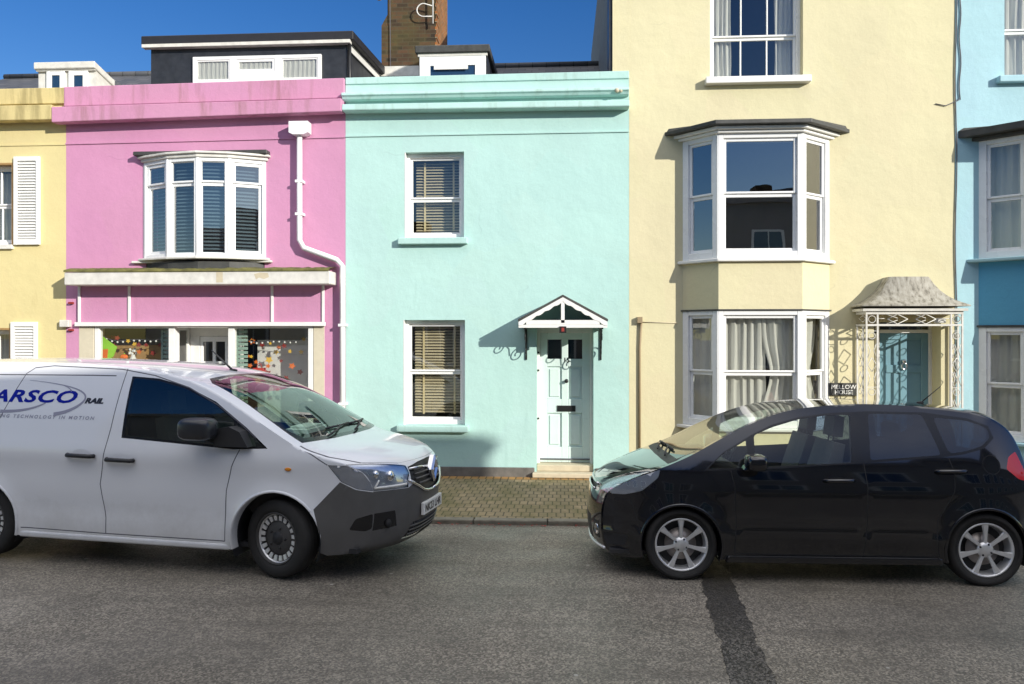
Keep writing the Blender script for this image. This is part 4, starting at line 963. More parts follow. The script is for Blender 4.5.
q = MB(); x, z = at(941, 321, -.2); q.box(x-.1, x+.05, -.25, -.18, z-.03, z+.03); q.build('porch_light', M['paper'], H4, bevel=.01)
# conduit + cables on cream facade
q = MB(); q.tube([(ax(639.5), -.02, az(639, 455)), (ax(639.5), -.02, az(639, 348)), (ax(641), -.03, az(641, 322))], .018, 8); q.box(ax(637), ax(642), -.07, -.002, az(640, 323), az(640, 317)); q.build('conduit', M['conduit'], H4)
q = MB(); q.tube([(ax(641), -.012, az(641, 322)), (ax(660), -.01, az(660, 322.5)), (ax(677), -.01, az(677, 323))], .006, 5); q.build('cable_run', M['stone'], H4)
# name sign
q = MB(); sx0, sx1, sz0, sz1 = rect(829, 383, 858, 395.5, -.02); q.box(sx0, sx1, -.035, -.003, sz0, sz1)
SG = q.build('name_sign', M['signblack'], None, bevel=.003); tag(SG, 'small grey house name plate reading MELLOW HOUSE beside the bay window', 'sign')
cxs = (sx0+sx1)/2
lettering('MELLOW', .085, lambda a, b: (cxs+a, -.0375, sz1-.085+b), M['letter'], SG, align='CENTER', bold=.001, w=(sx1-sx0)*.86)
lettering('HOUSE', .085, lambda a, b: (cxs+a, -.0375, sz0+.022+b), M['letter'], SG, align='CENTER', bold=.001, w=(sx1-sx0)*.62)
# cables at the cream/blue boundary
q = MB()
for k, (px, a0, a1) in enumerate(((955.5, -40, 420), (959.5, -40, 100))):
    pts = [(ax(px)+.012*math.sin(i*.9+k), -.015, az(px, a0+(a1-a0)*i/20)) for i in range(21)]; q.tube(pts, .009, 5)
q.tube([(ax(935), -.012, az(935, 104)), (ax(945), -.014, az(945, 106)), (ax(957), -.015, az(957, 101)), (ax(959.5), -.015, az(959, 98))], .007, 5)
tag(q.build('wall_cable', M['cable']), 'thin dark cables clipped down the joint between cream and blue houses', 'cable')

# ---------------- pale blue house
H5 = empty('tall_house', ((XB[4]+XB[5])/2, 0, -.08), 0, 'pale blue rendered town house with a bay at the right edge', 'house', 'houses in the terrace')
x0, x1 = XB[4]+.002, XB[5]
w5 = rect(1004.5, -38, 1092, 76)
b5L, b5R = ax(978.5), ax(978.5)+2.15
plan5 = [(b5L, 0), (b5L+.48, -BP), (b5R-.48, -BP), (b5R, 0)]
bh1 = (b5L+.06, b5R-.06, az(1000, 255), az(1000, 140)); bh0 = (b5L+.06, b5R-.06, az(1000, 440), az(1000, 330))
wall('wall', H5, x0, x1, -.08, ZT, [w5, bh1, bh0], M['blue'], t=.33); shell(H5, x0, x1, ZT-.4, M['blue']); pitched(H5, x0, x1, ZT, ZT+2.4)
w, p, TT = sash_window(H5, FLAT, w5, (.34, .67), az(1048, 29, .1), 'pane', rvl=.10, fw=.04, sw=.04)
q = MB(); q.box(w5[0]-.12, w5[1]+.1, -.10, .1, w5[2]-.1, w5[2]-.002); q.build('sill', M['blue'], w, bevel=.01)
curtain(TT, w5[0]+.06, w5[0]+.75, w5[2]+.08, w5[3]-.1, -.16, 7, .02, w, M['curtain'], seed=12)
z1_, z0_ = az(1005, 136, -.3), az(1005, 257, -.3)
BY = bay_lights(H5, plan5, z0_, z1_, az(1005, 196, -.3), 'bay_window', 'pane', [(0, .1, .95, 4, 0, 1), (1, .0, .4, 5, 0, 1)])
q = MB(); q.hprism(offpoly(plan5, .07), z1_, z1_+.05); q.hprism(offpoly(plan5, .20), z1_+.052, z1_+.15); a = offpoly(plan5, .20); b = [(a[0][0]+.08, -.001), (a[1][0]+.1, -.2), (a[2][0]-.1, -.2), (a[3][0]-.08, -.001)]
q.add([(*p_, z1_+.151) for p_ in a]+[(*p_, z1_+.20) for p_ in b], [(0,1,5,4),(1,2,6,5),(2,3,7,6),(4,5,6,7)]); q.build('bay_roof', M['lead'], BY, bevel=.006)
q = MB(); q.hprism(offpoly(plan5, .12), z0_-.05, z0_-.002); q.build('sill', M['blue'], BY, bevel=.01)
za5 = az(1005, 325, -.3)
q = MB(); q.hprism(offpoly(plan5, .0), za5, z0_-.052); q.build('bay_apron', M['blue_shaded'], H5)  # deeper blue paints the shade on the apron
q = MB(); q.hprism(offpoly(plan5, .02), za5-.03, za5-.001); q.build('drip_lead', M['lead'], H5)
BY = bay_lights(H5, plan5, az(1005, 442, -.3), za5-.032, az(1005, 385, -.3), 'bay_window', 'pane', [(0, .1, .9, 3, 0, 1), (1, .0, .4, 5, 0, 1)])
q = MB(); q.hprism(offpoly(plan5, .07), az(1005, 442, -.3)-.05, az(1005, 442, -.3)-.002); q.build('sill', M['blue'], BY, bevel=.01)
q = MB(); q.hprism(offpoly(plan5, .0), -.08, az(1005, 442, -.3)-.052); q.build('bay_base', M['blue'], H5)

# ================================================================== the other side of the street (shades the road, mirrored in the glass)
OPY = -13.2; TP = .55
def opp_house(xa_, xb_, zt_, lab, seed, gable=False):
    rn = random.Random(seed); h = empty('terraced_house', ((xa_+xb_)/2, OPY, -.03), 0, lab, 'house', 'houses across the street')
    q = MB(); q.box(xa_, xb_-.01, OPY-8, OPY, -.03, zt_); q.box(xa_, xb_-.01, OPY, OPY+.12, zt_-.3, zt_-.12); q.build('wall', M['opp'], h)
    fr, gl = MB(), MB(); n_ = 2; ww = (xb_-xa_)/n_
    for i in range(n_):
        for zz in (1.0, 3.8, 6.3):
            if zz+1.5 > zt_-.4: continue
            c = xa_+ww*(i+.5); fr.box(c-.5, c+.5, OPY+.001, OPY+.05, zz, zz+1.5); gl.box(c-.42, c-.02, OPY+.052, OPY+.056, zz+.08, zz+1.42); gl.box(c+.02, c+.42, OPY+.052, OPY+.056, zz+.08, zz+1.42)
    w = fr.build('window', M['white'], h); gl.build('pane', M['dormerglass'], w)
    q = MB(); zr = zt_+.45
    q.add([(xa_, OPY-.4, zt_-.1), (xb_-.01, OPY-.4, zt_-.1), (xb_-.01, OPY-4, zr), (xa_, OPY-4, zr), (xb_-.01, OPY-7.6, zt_-.1), (xa_, OPY-7.6, zt_-.1)], [(0,1,2,3),(3,2,4,5),(0,3,5),(1,4,2)]); rf = q.build('roof', M['slate'], h)
    q = MB(); q.box(xb_-.6, xb_-.05, OPY-4.4, OPY-3.6, zr-.4, zr+.5); q.build('chimney', M['chimney'], rf)
zs0 = TP*(-OPY-.55)-.08
labs = ['cream terraced house across the street, far left of the row', 'terraced house across the street, second of the row', 'terraced house across the street facing the pink shop', 'terraced house across the street behind the camera', 'terraced house across the street facing the tall cream house', 'terraced house across the street facing the blue house', 'terraced house across the street, seventh of the row', 'terraced house across the street, eighth of the row', 'terraced house across the street at the far right end']
xs = -12.0
edges = [-14, -9, -5, -1, 3, 7.5, 11, 14.75, 21, 38]
for i in range(9):
    dz = (-1.5 if i < 4 else -.45 if i == 4 else -.1 if i == 5 else .93 if i == 6 else 0.0)
    opp_house(edges[i], edges[i+1], zs0+dz, labs[i], i)

# ================================================================== VEHICLES
def paint(name, col, rough=.35, coat=1.0, metal=0.0, spec=.5, dirt=None):
    m, nt, out = new_mat(name); v = coords(nt)
    c = mixc(nt, noise_n(nt, v, 1.6, 4), tuple(x*.97 for x in col), col)
    if dirt:
        sp = N(nt, 'ShaderNodeSeparateXYZ'); nt.links.new(v, sp.inputs[0])
        ad = N(nt, 'ShaderNodeMath', operation='MULTIPLY_ADD'); nt.links.new(noise_n(nt, v, 5, 5, .7), ad.inputs[0]); ad.inputs[1].default_value = -.5; nt.links.new(sp.outputs[2], ad.inputs[2])
        f = ramp(nt, ad.outputs[0], [(-0.0, .40), (.34, 0.)]); c = mixc(nt, f, c, dirt)
    n = bump(nt, noise_n(nt, v, 2.0, 2), .04, .02)
    pbr(nt, out, c, rough, n, metal, coat, spec); return m
M['van_white'] = paint('white_car_paint', (.80, .81, .83), .3, .8, dirt=(.34, .32, .28))
M['car_black'] = paint('black_car_paint', (.002, .0025, .006), .07, .9, dirt=(.010, .009, .008), spec=.5)
M['bumper_grey'] = simple('grey_bumper_plastic', (.095, .092, .088), .55, var=.1, bumpy=.15, bscale=120)
M['seam'] = simple('panel_gap', (.01, .01, .011), .8)
M['seam_white'] = simple('panel_gap_grey', (.10, .10, .12), .8)
M['carglass'] = glass('car_side_glass', (.86, .90, .84), .01, 1.0)
M['vanglass'] = glass('van_side_glass', (.42, .48, .42), .06, 1.3)
M['privacy'] = glass('privacy_glass', (.10, .14, .20), .03, 1.2)
M['windscreen'] = glass('windscreen_glass', (.66, .80, .72), .06, 1.4)
M['trimblack'] = simple('gloss_black_trim', (.01, .01, .011), .2)
M['cabin'] = simple('dark_cabin_trim', (.035, .034, .034), .7)
M['seatcloth'] = simple('grey_seat_cloth', (.10, .10, .105), .9, var=.1, bumpy=.3)
M['lens'] = glass('lamp_lens', (.92, .94, .96), .10, 1.6)
M['lampbowl'] = simple('lamp_reflector', (.50, .54, .62), .22, metal=.7, var=.1)
M['lampblue'] = simple('lamp_shadow_trim', (.03, .05, .12), .25)
M['redlens'] = simple('red_lamp_lens', (.55, .015, .015), .12, spec=.8)
M['plate'] = simple('number_plate', (.72, .72, .70), .4)
M['mblue'] = simple('mirror_shell', (.03, .032, .036), .25)
M['decal_blue'] = simple('blue_lettering', (.001, .012, .30), .8, spec=.2)
M['decal_black'] = simple('black_lettering', (.02, .02, .03), .4)
M['decal_grey'] = simple('grey_swoosh', (.30, .30, .38), .45)
M['orangelens'] = simple('amber_lens', (.7, .25, .02), .15)

def catmull(pts, t):
    n = len(pts); i = min(int(t), n-2); f = t-i
    p1, p2 = pts[i], pts[i+1]; p0 = pts[i-1] if i > 0 else tuple(2*a-b for a, b in zip(p1, p2)); p3 = pts[i+2] if i+2 < n else tuple(2*b-a for a, b in zip(p1, p2))
    r = []
    for a, b, c, d in zip(p0, p1, p2, p3):
        m1 = (c-a)*.5; m2 = (d-b)*.5
        # limit overshoot
        lim = 1.5*abs(c-b)+.004; m1 = max(-lim, min(lim, m1)); m2 = max(-lim, min(lim, m2))
        f2, f3 = f*f, f*f*f
        r.append((2*f3-3*f2+1)*b+(f3-2*f2+f)*m1+(-2*f3+3*f2)*c+(f3-f2)*m2)
    return tuple(r)
def inpoly(x, y, P):
    c = False; n = len(P); j = n-1
    for i in range(n):
        xi, yi = P[i]; xj, yj = P[j]
        if (yi > y) != (yj > y) and x < (xj-xi)*(y-yi)/(yj-yi)+xi: c = not c
        j = i
    return c
def dens(P, step, closed=True):
    out = []; n = len(P)
    for i in range(n if closed else n-1):
        a, b = P[i], P[(i+1) % n]; k = max(1, int(math.ceil(math.hypot(b[0]-a[0], b[1]-a[1])/step)))
        for j in range(k): out.append((a[0]+(b[0]-a[0])*j/k, a[1]+(b[1]-a[1])*j/k))
    if not closed: out.append(P[-1])
    return out
def roundpoly(P, r, n=4):
    out = []; k = len(P)
    for i in range(k):
        p = Vector(P[i]); a = Vector(P[i-1]); b = Vector(P[(i+1) % k]); da, db = (a-p), (b-p); rr = min(r, da.length*.45, db.length*.45)
        s, e = p+da.normalized()*rr, p+db.normalized()*rr
        for j in range(n+1):
            t = j/n; q_ = s*(1-t)**2+p*2*t*(1-t)+e*t*t; out.append((q_.x, q_.y))
    return out
def stroke(P, w):
    """polyline -> thin polygon"""
    L, Rr = [], []; n = len(P)
    for i in range(n):
        a = Vector(P[max(i-1, 0)]); b = Vector(P[min(i+1, n-1)]); d = (b-a).normalized(); nn = Vector((-d.y, d.x))*w/2
        p = Vector(P[i]); L.append(tuple(p+nn)); Rr.append(tuple(p-nn))
    return L+Rr[::-1]
def triangulate(outer, regions, step, holes=(), lines=()):
    """regions: list of polygons; returns verts2d and {region index or -1: faces}"""
    V, E = [], []
    def loop(P, st, d=True):
        P = dens(P, st) if d else P; n0 = len(V); V.extend(Vector(p) for p in P); n = len(P)
        for i in range(n): E.append((n0+i, n0+(i+1) % n))
    loop(outer, step, False)
    for P in regions: loop(P, step*.7)
    for P in holes: loop(P, step*.7)
    for P in lines:
        n0 = len(V); V.extend(Vector(p) for p in P); E.extend((n0+i, n0+i+1) for i in range(len(P)-1))
    xs_ = [p[0] for p in outer]; ys_ = [p[1] for p in outer]
    y = min(ys_)+step*.5; k = 0
    while y < max(ys_):
        x = min(xs_)+step*(.5 if k % 2 else .0)
        while x < max(xs_):
            if inpoly(x, y, outer): V.append(Vector((x, y)))
            x += step
        y += step*.87; k += 1
    vo, eo, fo, *_ = delaunay_2d_cdt(V, E, [], 0, 1e-5)
    res = {}
    for f in fo:
        cx = sum(vo[i][0] for i in f)/len(f); cy = sum(vo[i][1] for i in f)/len(f)
        if not inpoly(cx, cy, outer) or any(inpoly(cx, cy, h) for h in holes): continue
        r = -1
        for i in range(len(regions)-1, -1, -1):
            if inpoly(cx, cy, regions[i]): r = i; break
        res.setdefault(r, []).append(tuple(f))
    return [(v[0], v[1]) for v in vo], res

class Car:
    def __init__(s, C, E, Wf, root, hw=.8, p=2.6):
        s.C, s.E, s.W, s.root, s.hw, s.p = C, E, Wf, root, hw, p
        n = len(C)-1; s.n = n; K = 12; s.ts = [i/K for i in range(n*K+1)]; s.L = [0]
        for i in range(1, len(s.ts)):
            a, b = catmull(C, s.ts[i-1]), catmull(C, s.ts[i]); s.L.append(s.L[-1]+math.hypot(a[0]-b[0], a[1]-b[1]))
    def t2u(s, t):
        i = min(int(t*12), len(s.ts)-2); f = t*12-i; return s.L[i]+(s.L[i+1]-s.L[i])*f
    def u2t(s, u):
        lo, hi = 0, len(s.L)-1
        if u <= 0: return 0.0
        if u >= s.L[-1]: return float(s.n)
        while hi-lo > 1:
            m_ = (lo+hi)//2
            if s.L[m_] <= u: lo = m_
            else: hi = m_
        return s.ts[lo]+(u-s.L[lo])/(s.L[hi]-s.L[lo])/12
    def top(s, t, v, off=0.0):
        c = catmull(s.C, t); e = catmull(s.E, t); k = abs(v)**s.p; w = s.W(*e)
        x, z = c[0]+(e[0]-c[0])*k, c[1]+(e[1]-c[1])*k; y = w*(v if abs(v) < 1 else math.copysign(1, v))
        if off:
            a = Vector(s.top(min(t+.05, s.n), v*.98))-Vector(s.top(max(t-.05, 0), v*.98)); b = Vector(s.top(t, min(v+.03, .98)))-Vector(s.top(t, max(v-.03, -.98)))
            nn = a.cross(b).normalized(); 
            cen = Vector((-1.1, 0, .75)); 
            if nn.dot(Vector((x, y, z))-cen) < 0: nn = -nn
            return (x+nn.x*off, y+nn.y*off, z+nn.z*off)
        return (x, y, z)
    def side(s, x, z, sg, off=0.0): return (x, sg*(s.W(x, z)+off), z)
    def build(s, bottom, side_regions, top_regions, arches, bodymats, name='body', step=.07):
        """regions: (polygon, key); key None -> body material index 1 seam; returns"""
        tt = [i/6 for i in range(s.n*6+1)]
        outer = [catmull(s.E, t) for t in tt]+bottom
        parts = {}
        def bucket(k):
            if k not in parts: parts[k] = MB()
            return parts[k]
        sp = [r[0] for r in side_regions]
        ins = []
        for d_ in (.018, .04, .07):
            L_ = []
            for t in tt[6:-6]:
                a, b = Vector(catmull(s.E, max(t-.1, 0))), Vector(catmull(s.E, min(t+.1, s.n))); dr_ = (b-a).normalized(); n_ = Vector((-dr_.y, dr_.x)); p_ = Vector(catmull(s.E, t)); L_.append(tuple(p_+n_*d_ if n_.dot(Vector((-1.3, .6))-p_) > 0 else p_-n_*d_))
            ins.append(L_)
        V2, res = triangulate(outer, sp, step, lines=ins)
        for sg in (1, -1):
            for r, fs in res.items():
                key = 'body' if r < 0 else side_regions[r][1]
                if key == 'void': continue
                off = 0.0 if r < 0 else (side_regions[r][2] if len(side_regions[r]) > 2 else 0.0)
                mi = 0
                if isinstance(key, tuple): key, mi = key
                kk = key if key == 'body' or key == 'interior_trim' else (key, sg)
                q = bucket(kk); q.mi = mi
                used = sorted({i for f in fs for i in f}); mp = {i: k for k, i in enumerate(used)}
                q.add([s.side(V2[i][0], V2[i][1], sg, off) for i in used], [tuple(mp[i] for i in (f if sg < 0 else f[::-1])) for f in fs], True)
        U = [s.t2u(t) for t in tt]; h = s.hw
        vs_n = 12
        outer_t = [(u, h) for u in U]+[(U[-1], h*(1-2*k/vs_n)) for k in range(1, vs_n)]+[(u, -h) for u in U[::-1]]+[(U[0], -h+2*h*k/vs_n) for k in range(1, vs_n)]
        tp = [[(s.t2u(a), b*h) for a, b in dens(r[0], .12)] for r in top_regions]
        V2, res = triangulate(outer_t, tp, step, lines=[[(u, sg_*h*k_) for u in U[1:-1]] for sg_ in (1, -1) for k_ in (.985, .96, .925, .88, .82, .74)])
        umap = {round(u, 5): t for u, t in zip(U, tt)}
        for r, fs in res.items():
            key = 'body' if r < 0 else top_regions[r][1]
            if key == 'void': continue
            off = 0.0 if r < 0 else (top_regions[r][2] if len(top_regions[r]) > 2 else 0.0)
            mi = 0
            if isinstance(key, tuple): key, mi = key
            q = bucket(key if key == 'body' else (key, 0)); q.mi = mi
            used = sorted({i for f in fs for i in f}); mp = {i: k for k, i in enumerate(used)}
            q.add([s.top(umap.get(round(V2[i][0], 5), s.u2t(V2[i][0])) if abs(abs(V2[i][1])-h) < 1e-4 else s.u2t(V2[i][0]), V2[i][1]/h if abs(abs(V2[i][1])-h) > 1e-4 else math.copysign(1, V2[i][1]), off) for i in used], [tuple(mp[i] for i in f) for f in fs], True)
        return parts

def arch_pts(cx, cz, r, z0, back_to_front, n=20, z0b=None):
    """arch polyline for the bottom edge, from rear foot to front foot"""
    z0b = z0 if z0b is None else z0b
    a0 = math.asin((z0-cz)/r); a1 = math.asin((z0b-cz)/r)
    aa = math.pi-a0; pts = []
    for i in range(n+1):
        t = aa+(a1-aa)*i/n; pts.append((cx+r*math.cos(t), cz+r*math.sin(t)))
    return pts
def superball(q, c, a, b, h, e=.55, n=14):
    def f(x, p): return math.copysign(abs(x)**p, x)
    vs = []
    for i in range(n+1):
        v = -math.pi/2+math.pi*i/n
        for j in range(2*n):
            u = math.pi*j/n; vs.append((c[0]+a*f(math.cos(v), e)*f(math.cos(u), e), c[1]+b*f(math.cos(v), e)*f(math.sin(u), e), c[2]+h*f(math.sin(v), e)))
    m = 2*n; q.add(vs, [(i*m+j, i*m+(j+1) % m, (i+1)*m+(j+1) % m, (i+1)*m+j) for i in range(n) for j in range(m)], True)
def wheel_well(q, cx, cz, r, y0, y1, sg, n=20):
    vs = []
    for i in range(n+1):
        t = -.4+(math.pi+.8)*i/n
        for y in (y0, y1): vs.append((cx+r*math.cos(t), sg*y, cz+r*math.sin(t)))
    q.add(vs, [(2*i, 2*i+1, 2*i+3, 2*i+2) for i in range(n)], True)
    q.add([(cx, sg*y1, cz)]+[vs[2*i+1] for i in range(n+1)], [(0, i+1, i+2) for i in range(n)])
def arch_lip(q, W, cx, cz, r, sg, z0, z1, n=24, wd=.035, proud=.012):
    a0 = math.pi-math.asin((z0-cz)/r); a1 = math.asin((z1-cz)/r); vs = []
    for i in range(n+1):
        t = a0+(a1-a0)*i/n; c, s_ = math.cos(t), math.sin(t)
        for rr, o in ((r+wd, .001), (r+wd*.6, proud), (r+.002, proud), (r-.004, -.01), (r-.004, -.09)):
            x, z = cx+rr*c, cz+rr*s_; vs.append((x, sg*(W(x, z)+o), z))
    q.add(vs, [(5*i+j, 5*(i+1)+j, 5*(i+1)+j+1, 5*i+j+1) for i in range(n) for j in range(4)], True)
def make_wheel(parent, cx, y_out, cz, r, w, sg, style, steer=0):
    """y_out outer face; sg=-1 right side"""
    a = empty('wheel', (cx, sg*(y_out-w/2), cz), steer); a.parent = parent
    q = MB(); h = w/2; rim = r*(.735 if style == 'alloy' else .66)
    prof = [(rim, h*.80), (rim+.008, h*.93), (rim+.03, h*1.0), (r-.055, h*1.02), (r-.022, h*.95), (r-.006, h*.80), (r, h*.6), (r, -h*.6), (r-.006, -h*.8), (r-.03, -h*.97), (rim+.03, -h), (rim, -h*.85)]
    q.lathe([(a_, sg*b_) for a_, b_ in prof], (0, 0, 0), 'y', 64)
    for k in range(5):                                             # tread grooves
        pass
    for s_ in (-.35, 0, .35): q.lathe([(r+.0005, h*s_-.004), (r+.002, h*s_-.003), (r+.002, h*s_+.003), (r+.0005, h*s_+.004)], (0, 0, 0), 'y', 64)
    q.build('tyre', M['rubber'], a, local=True)
    q = MB(); f = sg
    if style == 'alloy':
        q.lathe([(rim+.004, f*h*.82), (rim-.002, f*h*.90), (rim-.012, f*h*.86), (rim-.018, f*h*.6), (rim-.03, -f*h*.6)], (0, 0, 0), 'y', 64)
        nsp = 7
        for k in range(nsp):
            t = 2*math.pi*k/nsp+R(90)
            def P(rad, lat, yy): return (rad*math.cos(t)-lat*math.sin(t), f*yy, rad*math.sin(t)+lat*math.cos(t))
            r0, r1 = .045, rim-.008
            prof_ = [(r0, .016, h*.74), (r0+.04, .015, h*.78), (r1*.7, .019, h*.84), (r1, .030, h*.84)]
            vs = []
            for rad, lat, yy in prof_:
                vs += [P(rad, -lat, yy-.012), P(rad, -lat*.72, yy), P(rad, lat*.72, yy), P(rad, lat, yy-.012), P(rad, 0, yy-.05)]
            q.add(vs, [(5*i+j, 5*i+(j+1) % 5, 5*(i+1)+(j+1) % 5, 5*(i+1)+j) for i in range(3) for j in range(5)], False)
        q.lathe([(0, f*h*.80), (.028, f*h*.80), (.034, f*h*.77), (.062, f*h*.74), (.066, f*h*.55)], (0, 0, 0), 'y', 32)
        q.build('rim', M['alloy'], a, local=True)
        q = MB(); q.lathe([(.0, f*h*.15), (.135, f*h*.15), (.135, f*h*.05)], (0, 0, 0), 'y', 40); q.build('brake_disc', M['disc'], a, local=True)
        q = MB(); q.lathe([(.0, -f*h*.25), (rim-.02, -f*h*.25)], (0, 0, 0), 'y', 40)
        for k in range(4):
            t = 2*math.pi*k/4+.5; q.ball((.05*math.cos(t), f*h*.76, .05*math.sin(t)), .009, n=5)
        q.build('wheel_hub', M['plastic'], a, local=True)
    else:
        q.lathe([(rim+.004, f*h*.80), (rim+.002, f*h*.92), (rim-.010, f*h*.92), (rim-.016, f*h*.7), (rim-.03, f*h*.45), (.155, f*h*.35), (.135, f*h*.52), (.10, f*h*.66), (.0, f*h*.66)], (0, 0, 0), 'y', 64)
        q.build('rim', M['steel'], a, local=True)
        q = MB(); ns = 20
        for k in range(ns):                                        # silver segments between the vent holes
            t0 = 2*math.pi*(k+.22)/ns; t1 = 2*math.pi*(k+.84)/ns
            def P(rad, t, yy): return (rad*math.cos(t), f*yy, rad*math.sin(t))
            q.add([P(.150, t0, h*.60), P(.150, t1, h*.60), P(rim-.028, t1, h*.66), P(rim-.028, t0, h*.66), P(.150, t0, h*.50), P(.150, t1, h*.50), P(rim-.028, t1, h*.56), P(rim-.028, t0, h*.56)], [(0,1,2,3),(4,7,6,5),(0,4,5,1),(1,5,6,2),(2,6,7,3),(3,7,4,0)])
        q.lathe([(rim-.024, f*h*.57), (rim-.016, f*h*.72), (rim-.012, f*h*.72)], (0, 0, 0), 'y', 64)
        q.build('trim_ring', M['alloy'], a, local=True)
        q = MB(); q.lathe([(0, f*h*.80), (.03, f*h*.80), (.04, f*h*.72), (.055, f*h*.70), (.06, f*h*.6)], (0, 0, 0), 'y', 24)
        for k in range(5):
            t = 2*math.pi*k/5; q.ball((.085*math.cos(t), f*h*.68, .085*math.sin(t)), .012, n=5)
        q.build('centre_cap', M['plastic'], a, local=True)
    return a
def seat(parent, x, y, zf, rear=False, w=.50, back=.58, mat='seatcloth', head=True):
    q = MB(); h = w/2
    q.prism([(x+.45, zf+.16), (x+.47, zf+.24), (x+.40, zf+.28), (x+.0, zf+.24), (x-.03, zf+.12)], y-h, y+h)
    q.prism([(x+.02, zf+.2), (x-.13, zf+.2), (x-.17-.06, zf+.2+back), (x-.08-.06, zf+.22+back), (x+.03-.05, zf+.45)], y-h, y+h)
    if head:
        q.prism([(x-.16, zf+back+.26), (x-.25, zf+back+.25), (x-.27, zf+back+.43), (x-.19, zf+back+.45)], y-.13, y+.13)
        q.tube([(x-.18, y-.06, zf+back+.15), (x-.20, y-.06, zf+back+.3)], .008, 5); q.tube([(x-.18, y+.06, zf+back+.15), (x-.20, y+.06, zf+back+.3)], .008, 5)
    return q.build('seat', M[mat], parent, bevel=.03, local=True, seg=2)
def steering(parent, x, y, z):
    q = MB(); pts = []
    for k in range(25):
        t = 2*math.pi*k/24; pts.append((x-.07*math.sin(t), y+.185*math.cos(t), z+.17*math.sin(t)))
    q.tube(pts, .014, 8, cap=False); q.tube([(x, y-.17, z), (x, y+.17, z)], .018, 6); q.tube([(x, y, z), (x+.06, y, z-.17)], .018, 6); q.ball((x, y, z), .06, .6, 1, 1, n=6); q.tube([(x, y, z), (x+.35, y, z-.12)], .03, 8)
    return q.build('steering_wheel', M['plastic'], parent, local=True)

def finish(parts, spec, root):
    out = {}
    for k, q in parts.items():
        nm = k if isinstance(k, str) else k[0]
        if nm not in spec: continue
        oname, mats, weld, *rest = spec[nm]
        o = q.build(oname, mats, root, local=True, weld=4e-4 if weld else 0, fixn=weld, sharp=62 if weld else None)
        out.setdefault(nm, []).append(o)
    return out

# ---------------- black hatchback
JC = [(.70,.17),(.745,.23),(.765,.36),(.768,.52),(.745,.66),(.705,.745),(.60,.815),(.42,.89),(.20,.955),(.06,1.005),(-.17,1.105),(-.47,1.24),(-.74,1.355),(-.99,1.435),(-1.25,1.480),(-1.6,1.500),(-2.0,1.492),(-2.4,1.472),(-2.72,1.425),(-2.90,1.30),(-2.99,1.12),(-3.04,.95),(-3.08,.75),(-3.09,.5),(-3.05,.27)]
JE = [(.56,.165),(.635,.23),(.665,.36),(.665,.52),(.64,.65),(.60,.72),(.50,.79),(.36,.865),(.21,.925),(.06,.985),(-.12,1.065),(-.385,1.205),(-.65,1.33),(-.93,1.425),(-1.22,1.470),(-1.55,1.492),(-1.95,1.482),(-2.35,1.452),(-2.62,1.395),(-2.79,1.285),(-2.87,1.12),(-2.90,.95),(-2.9,.75),(-2.9,.5),(-2.86,.27)]
def WJ(x, z):
    w = .848
    if z > .72: w -= .72*(min(z, .95)-.72)**2
    if z > .95: w -= .331*(z-.95)+.10*(z-.95)**2
    if z < .5: w -= .05*(.5-z)
    w += .006*math.exp(-((z-.80)/.05)**2)*(1 if x < .1 else 0)+.016*math.exp(-((z-.37)/.024)**2)
    if x > -.05: w -= .30*(max(0, x+.05)/.78)**2.4
    if x < -2.4: w -= .17*(max(0, -2.4-x)/.65)**2.2
    for cx in (0, -2.5):
        d = math.hypot(x-cx, z-.3); w += .018*math.exp(-((d-.34)/.05)**2)
    return w
JR = empty('parked_car', (1.021, -4.15, -.036), math.pi, 'black five door hatchback with silver alloy wheels in front of the cream house', 'car', 'vehicles at the kerb')
ra = .335; zf_, zr2 = .19, .20
bottom = [(-2.86, .24)]+arch_pts(-2.5, .30, ra, .235, True, z0b=.20)+[(-1.9, .20), (-1.6, .20), (-1.3, .195), (-1.0, .195), (-.7, .19)]+arch_pts(0, .30, ra, .19, True, z0b=.185)+[(.42, .165)]
bottom = [p for i, p in enumerate(bottom) if i == 0 or math.hypot(p[0]-bottom[i-1][0], p[1]-bottom[i-1][1]) > .004]
g_front = roundpoly([(-.63,.958),(-.64,1.222),(-.80,1.290),(-1.037,1.360),(-1.28,1.395),(-1.48,1.400),(-1.43,1.006)], .025)
g_tri = roundpoly([(-.225,.943),(-.36,1.063),(-.575,1.183),(-.565,.956)], .02)
g_rear = roundpoly([(-1.59,1.028),(-1.63,1.412),(-2.08,1.405),(-2.13,1.25),(-2.175,1.075)], .03)
g_qtr = roundpoly([(-2.245,1.090),(-2.36,1.102),(-2.53,1.150),(-2.615,1.225),(-2.60,1.30),(-2.45,1.358),(-2.17,1.385),(-2.20,1.25)], .04)
surround = [(-.19,.925),(-.37,1.082),(-.62,1.226),(-.80,1.312),(-1.04,1.378),(-1.3,1.415),(-1.63,1.432),(-2.10,1.425),(-2.45,1.378),(-2.62,1.315),(-2.645,1.215),(-2.54,1.13),(-2.36,1.082),(-2.2,1.060),(-1.6,1.008),(-1.0,.965),(-.6,.938)]
seamw = .007
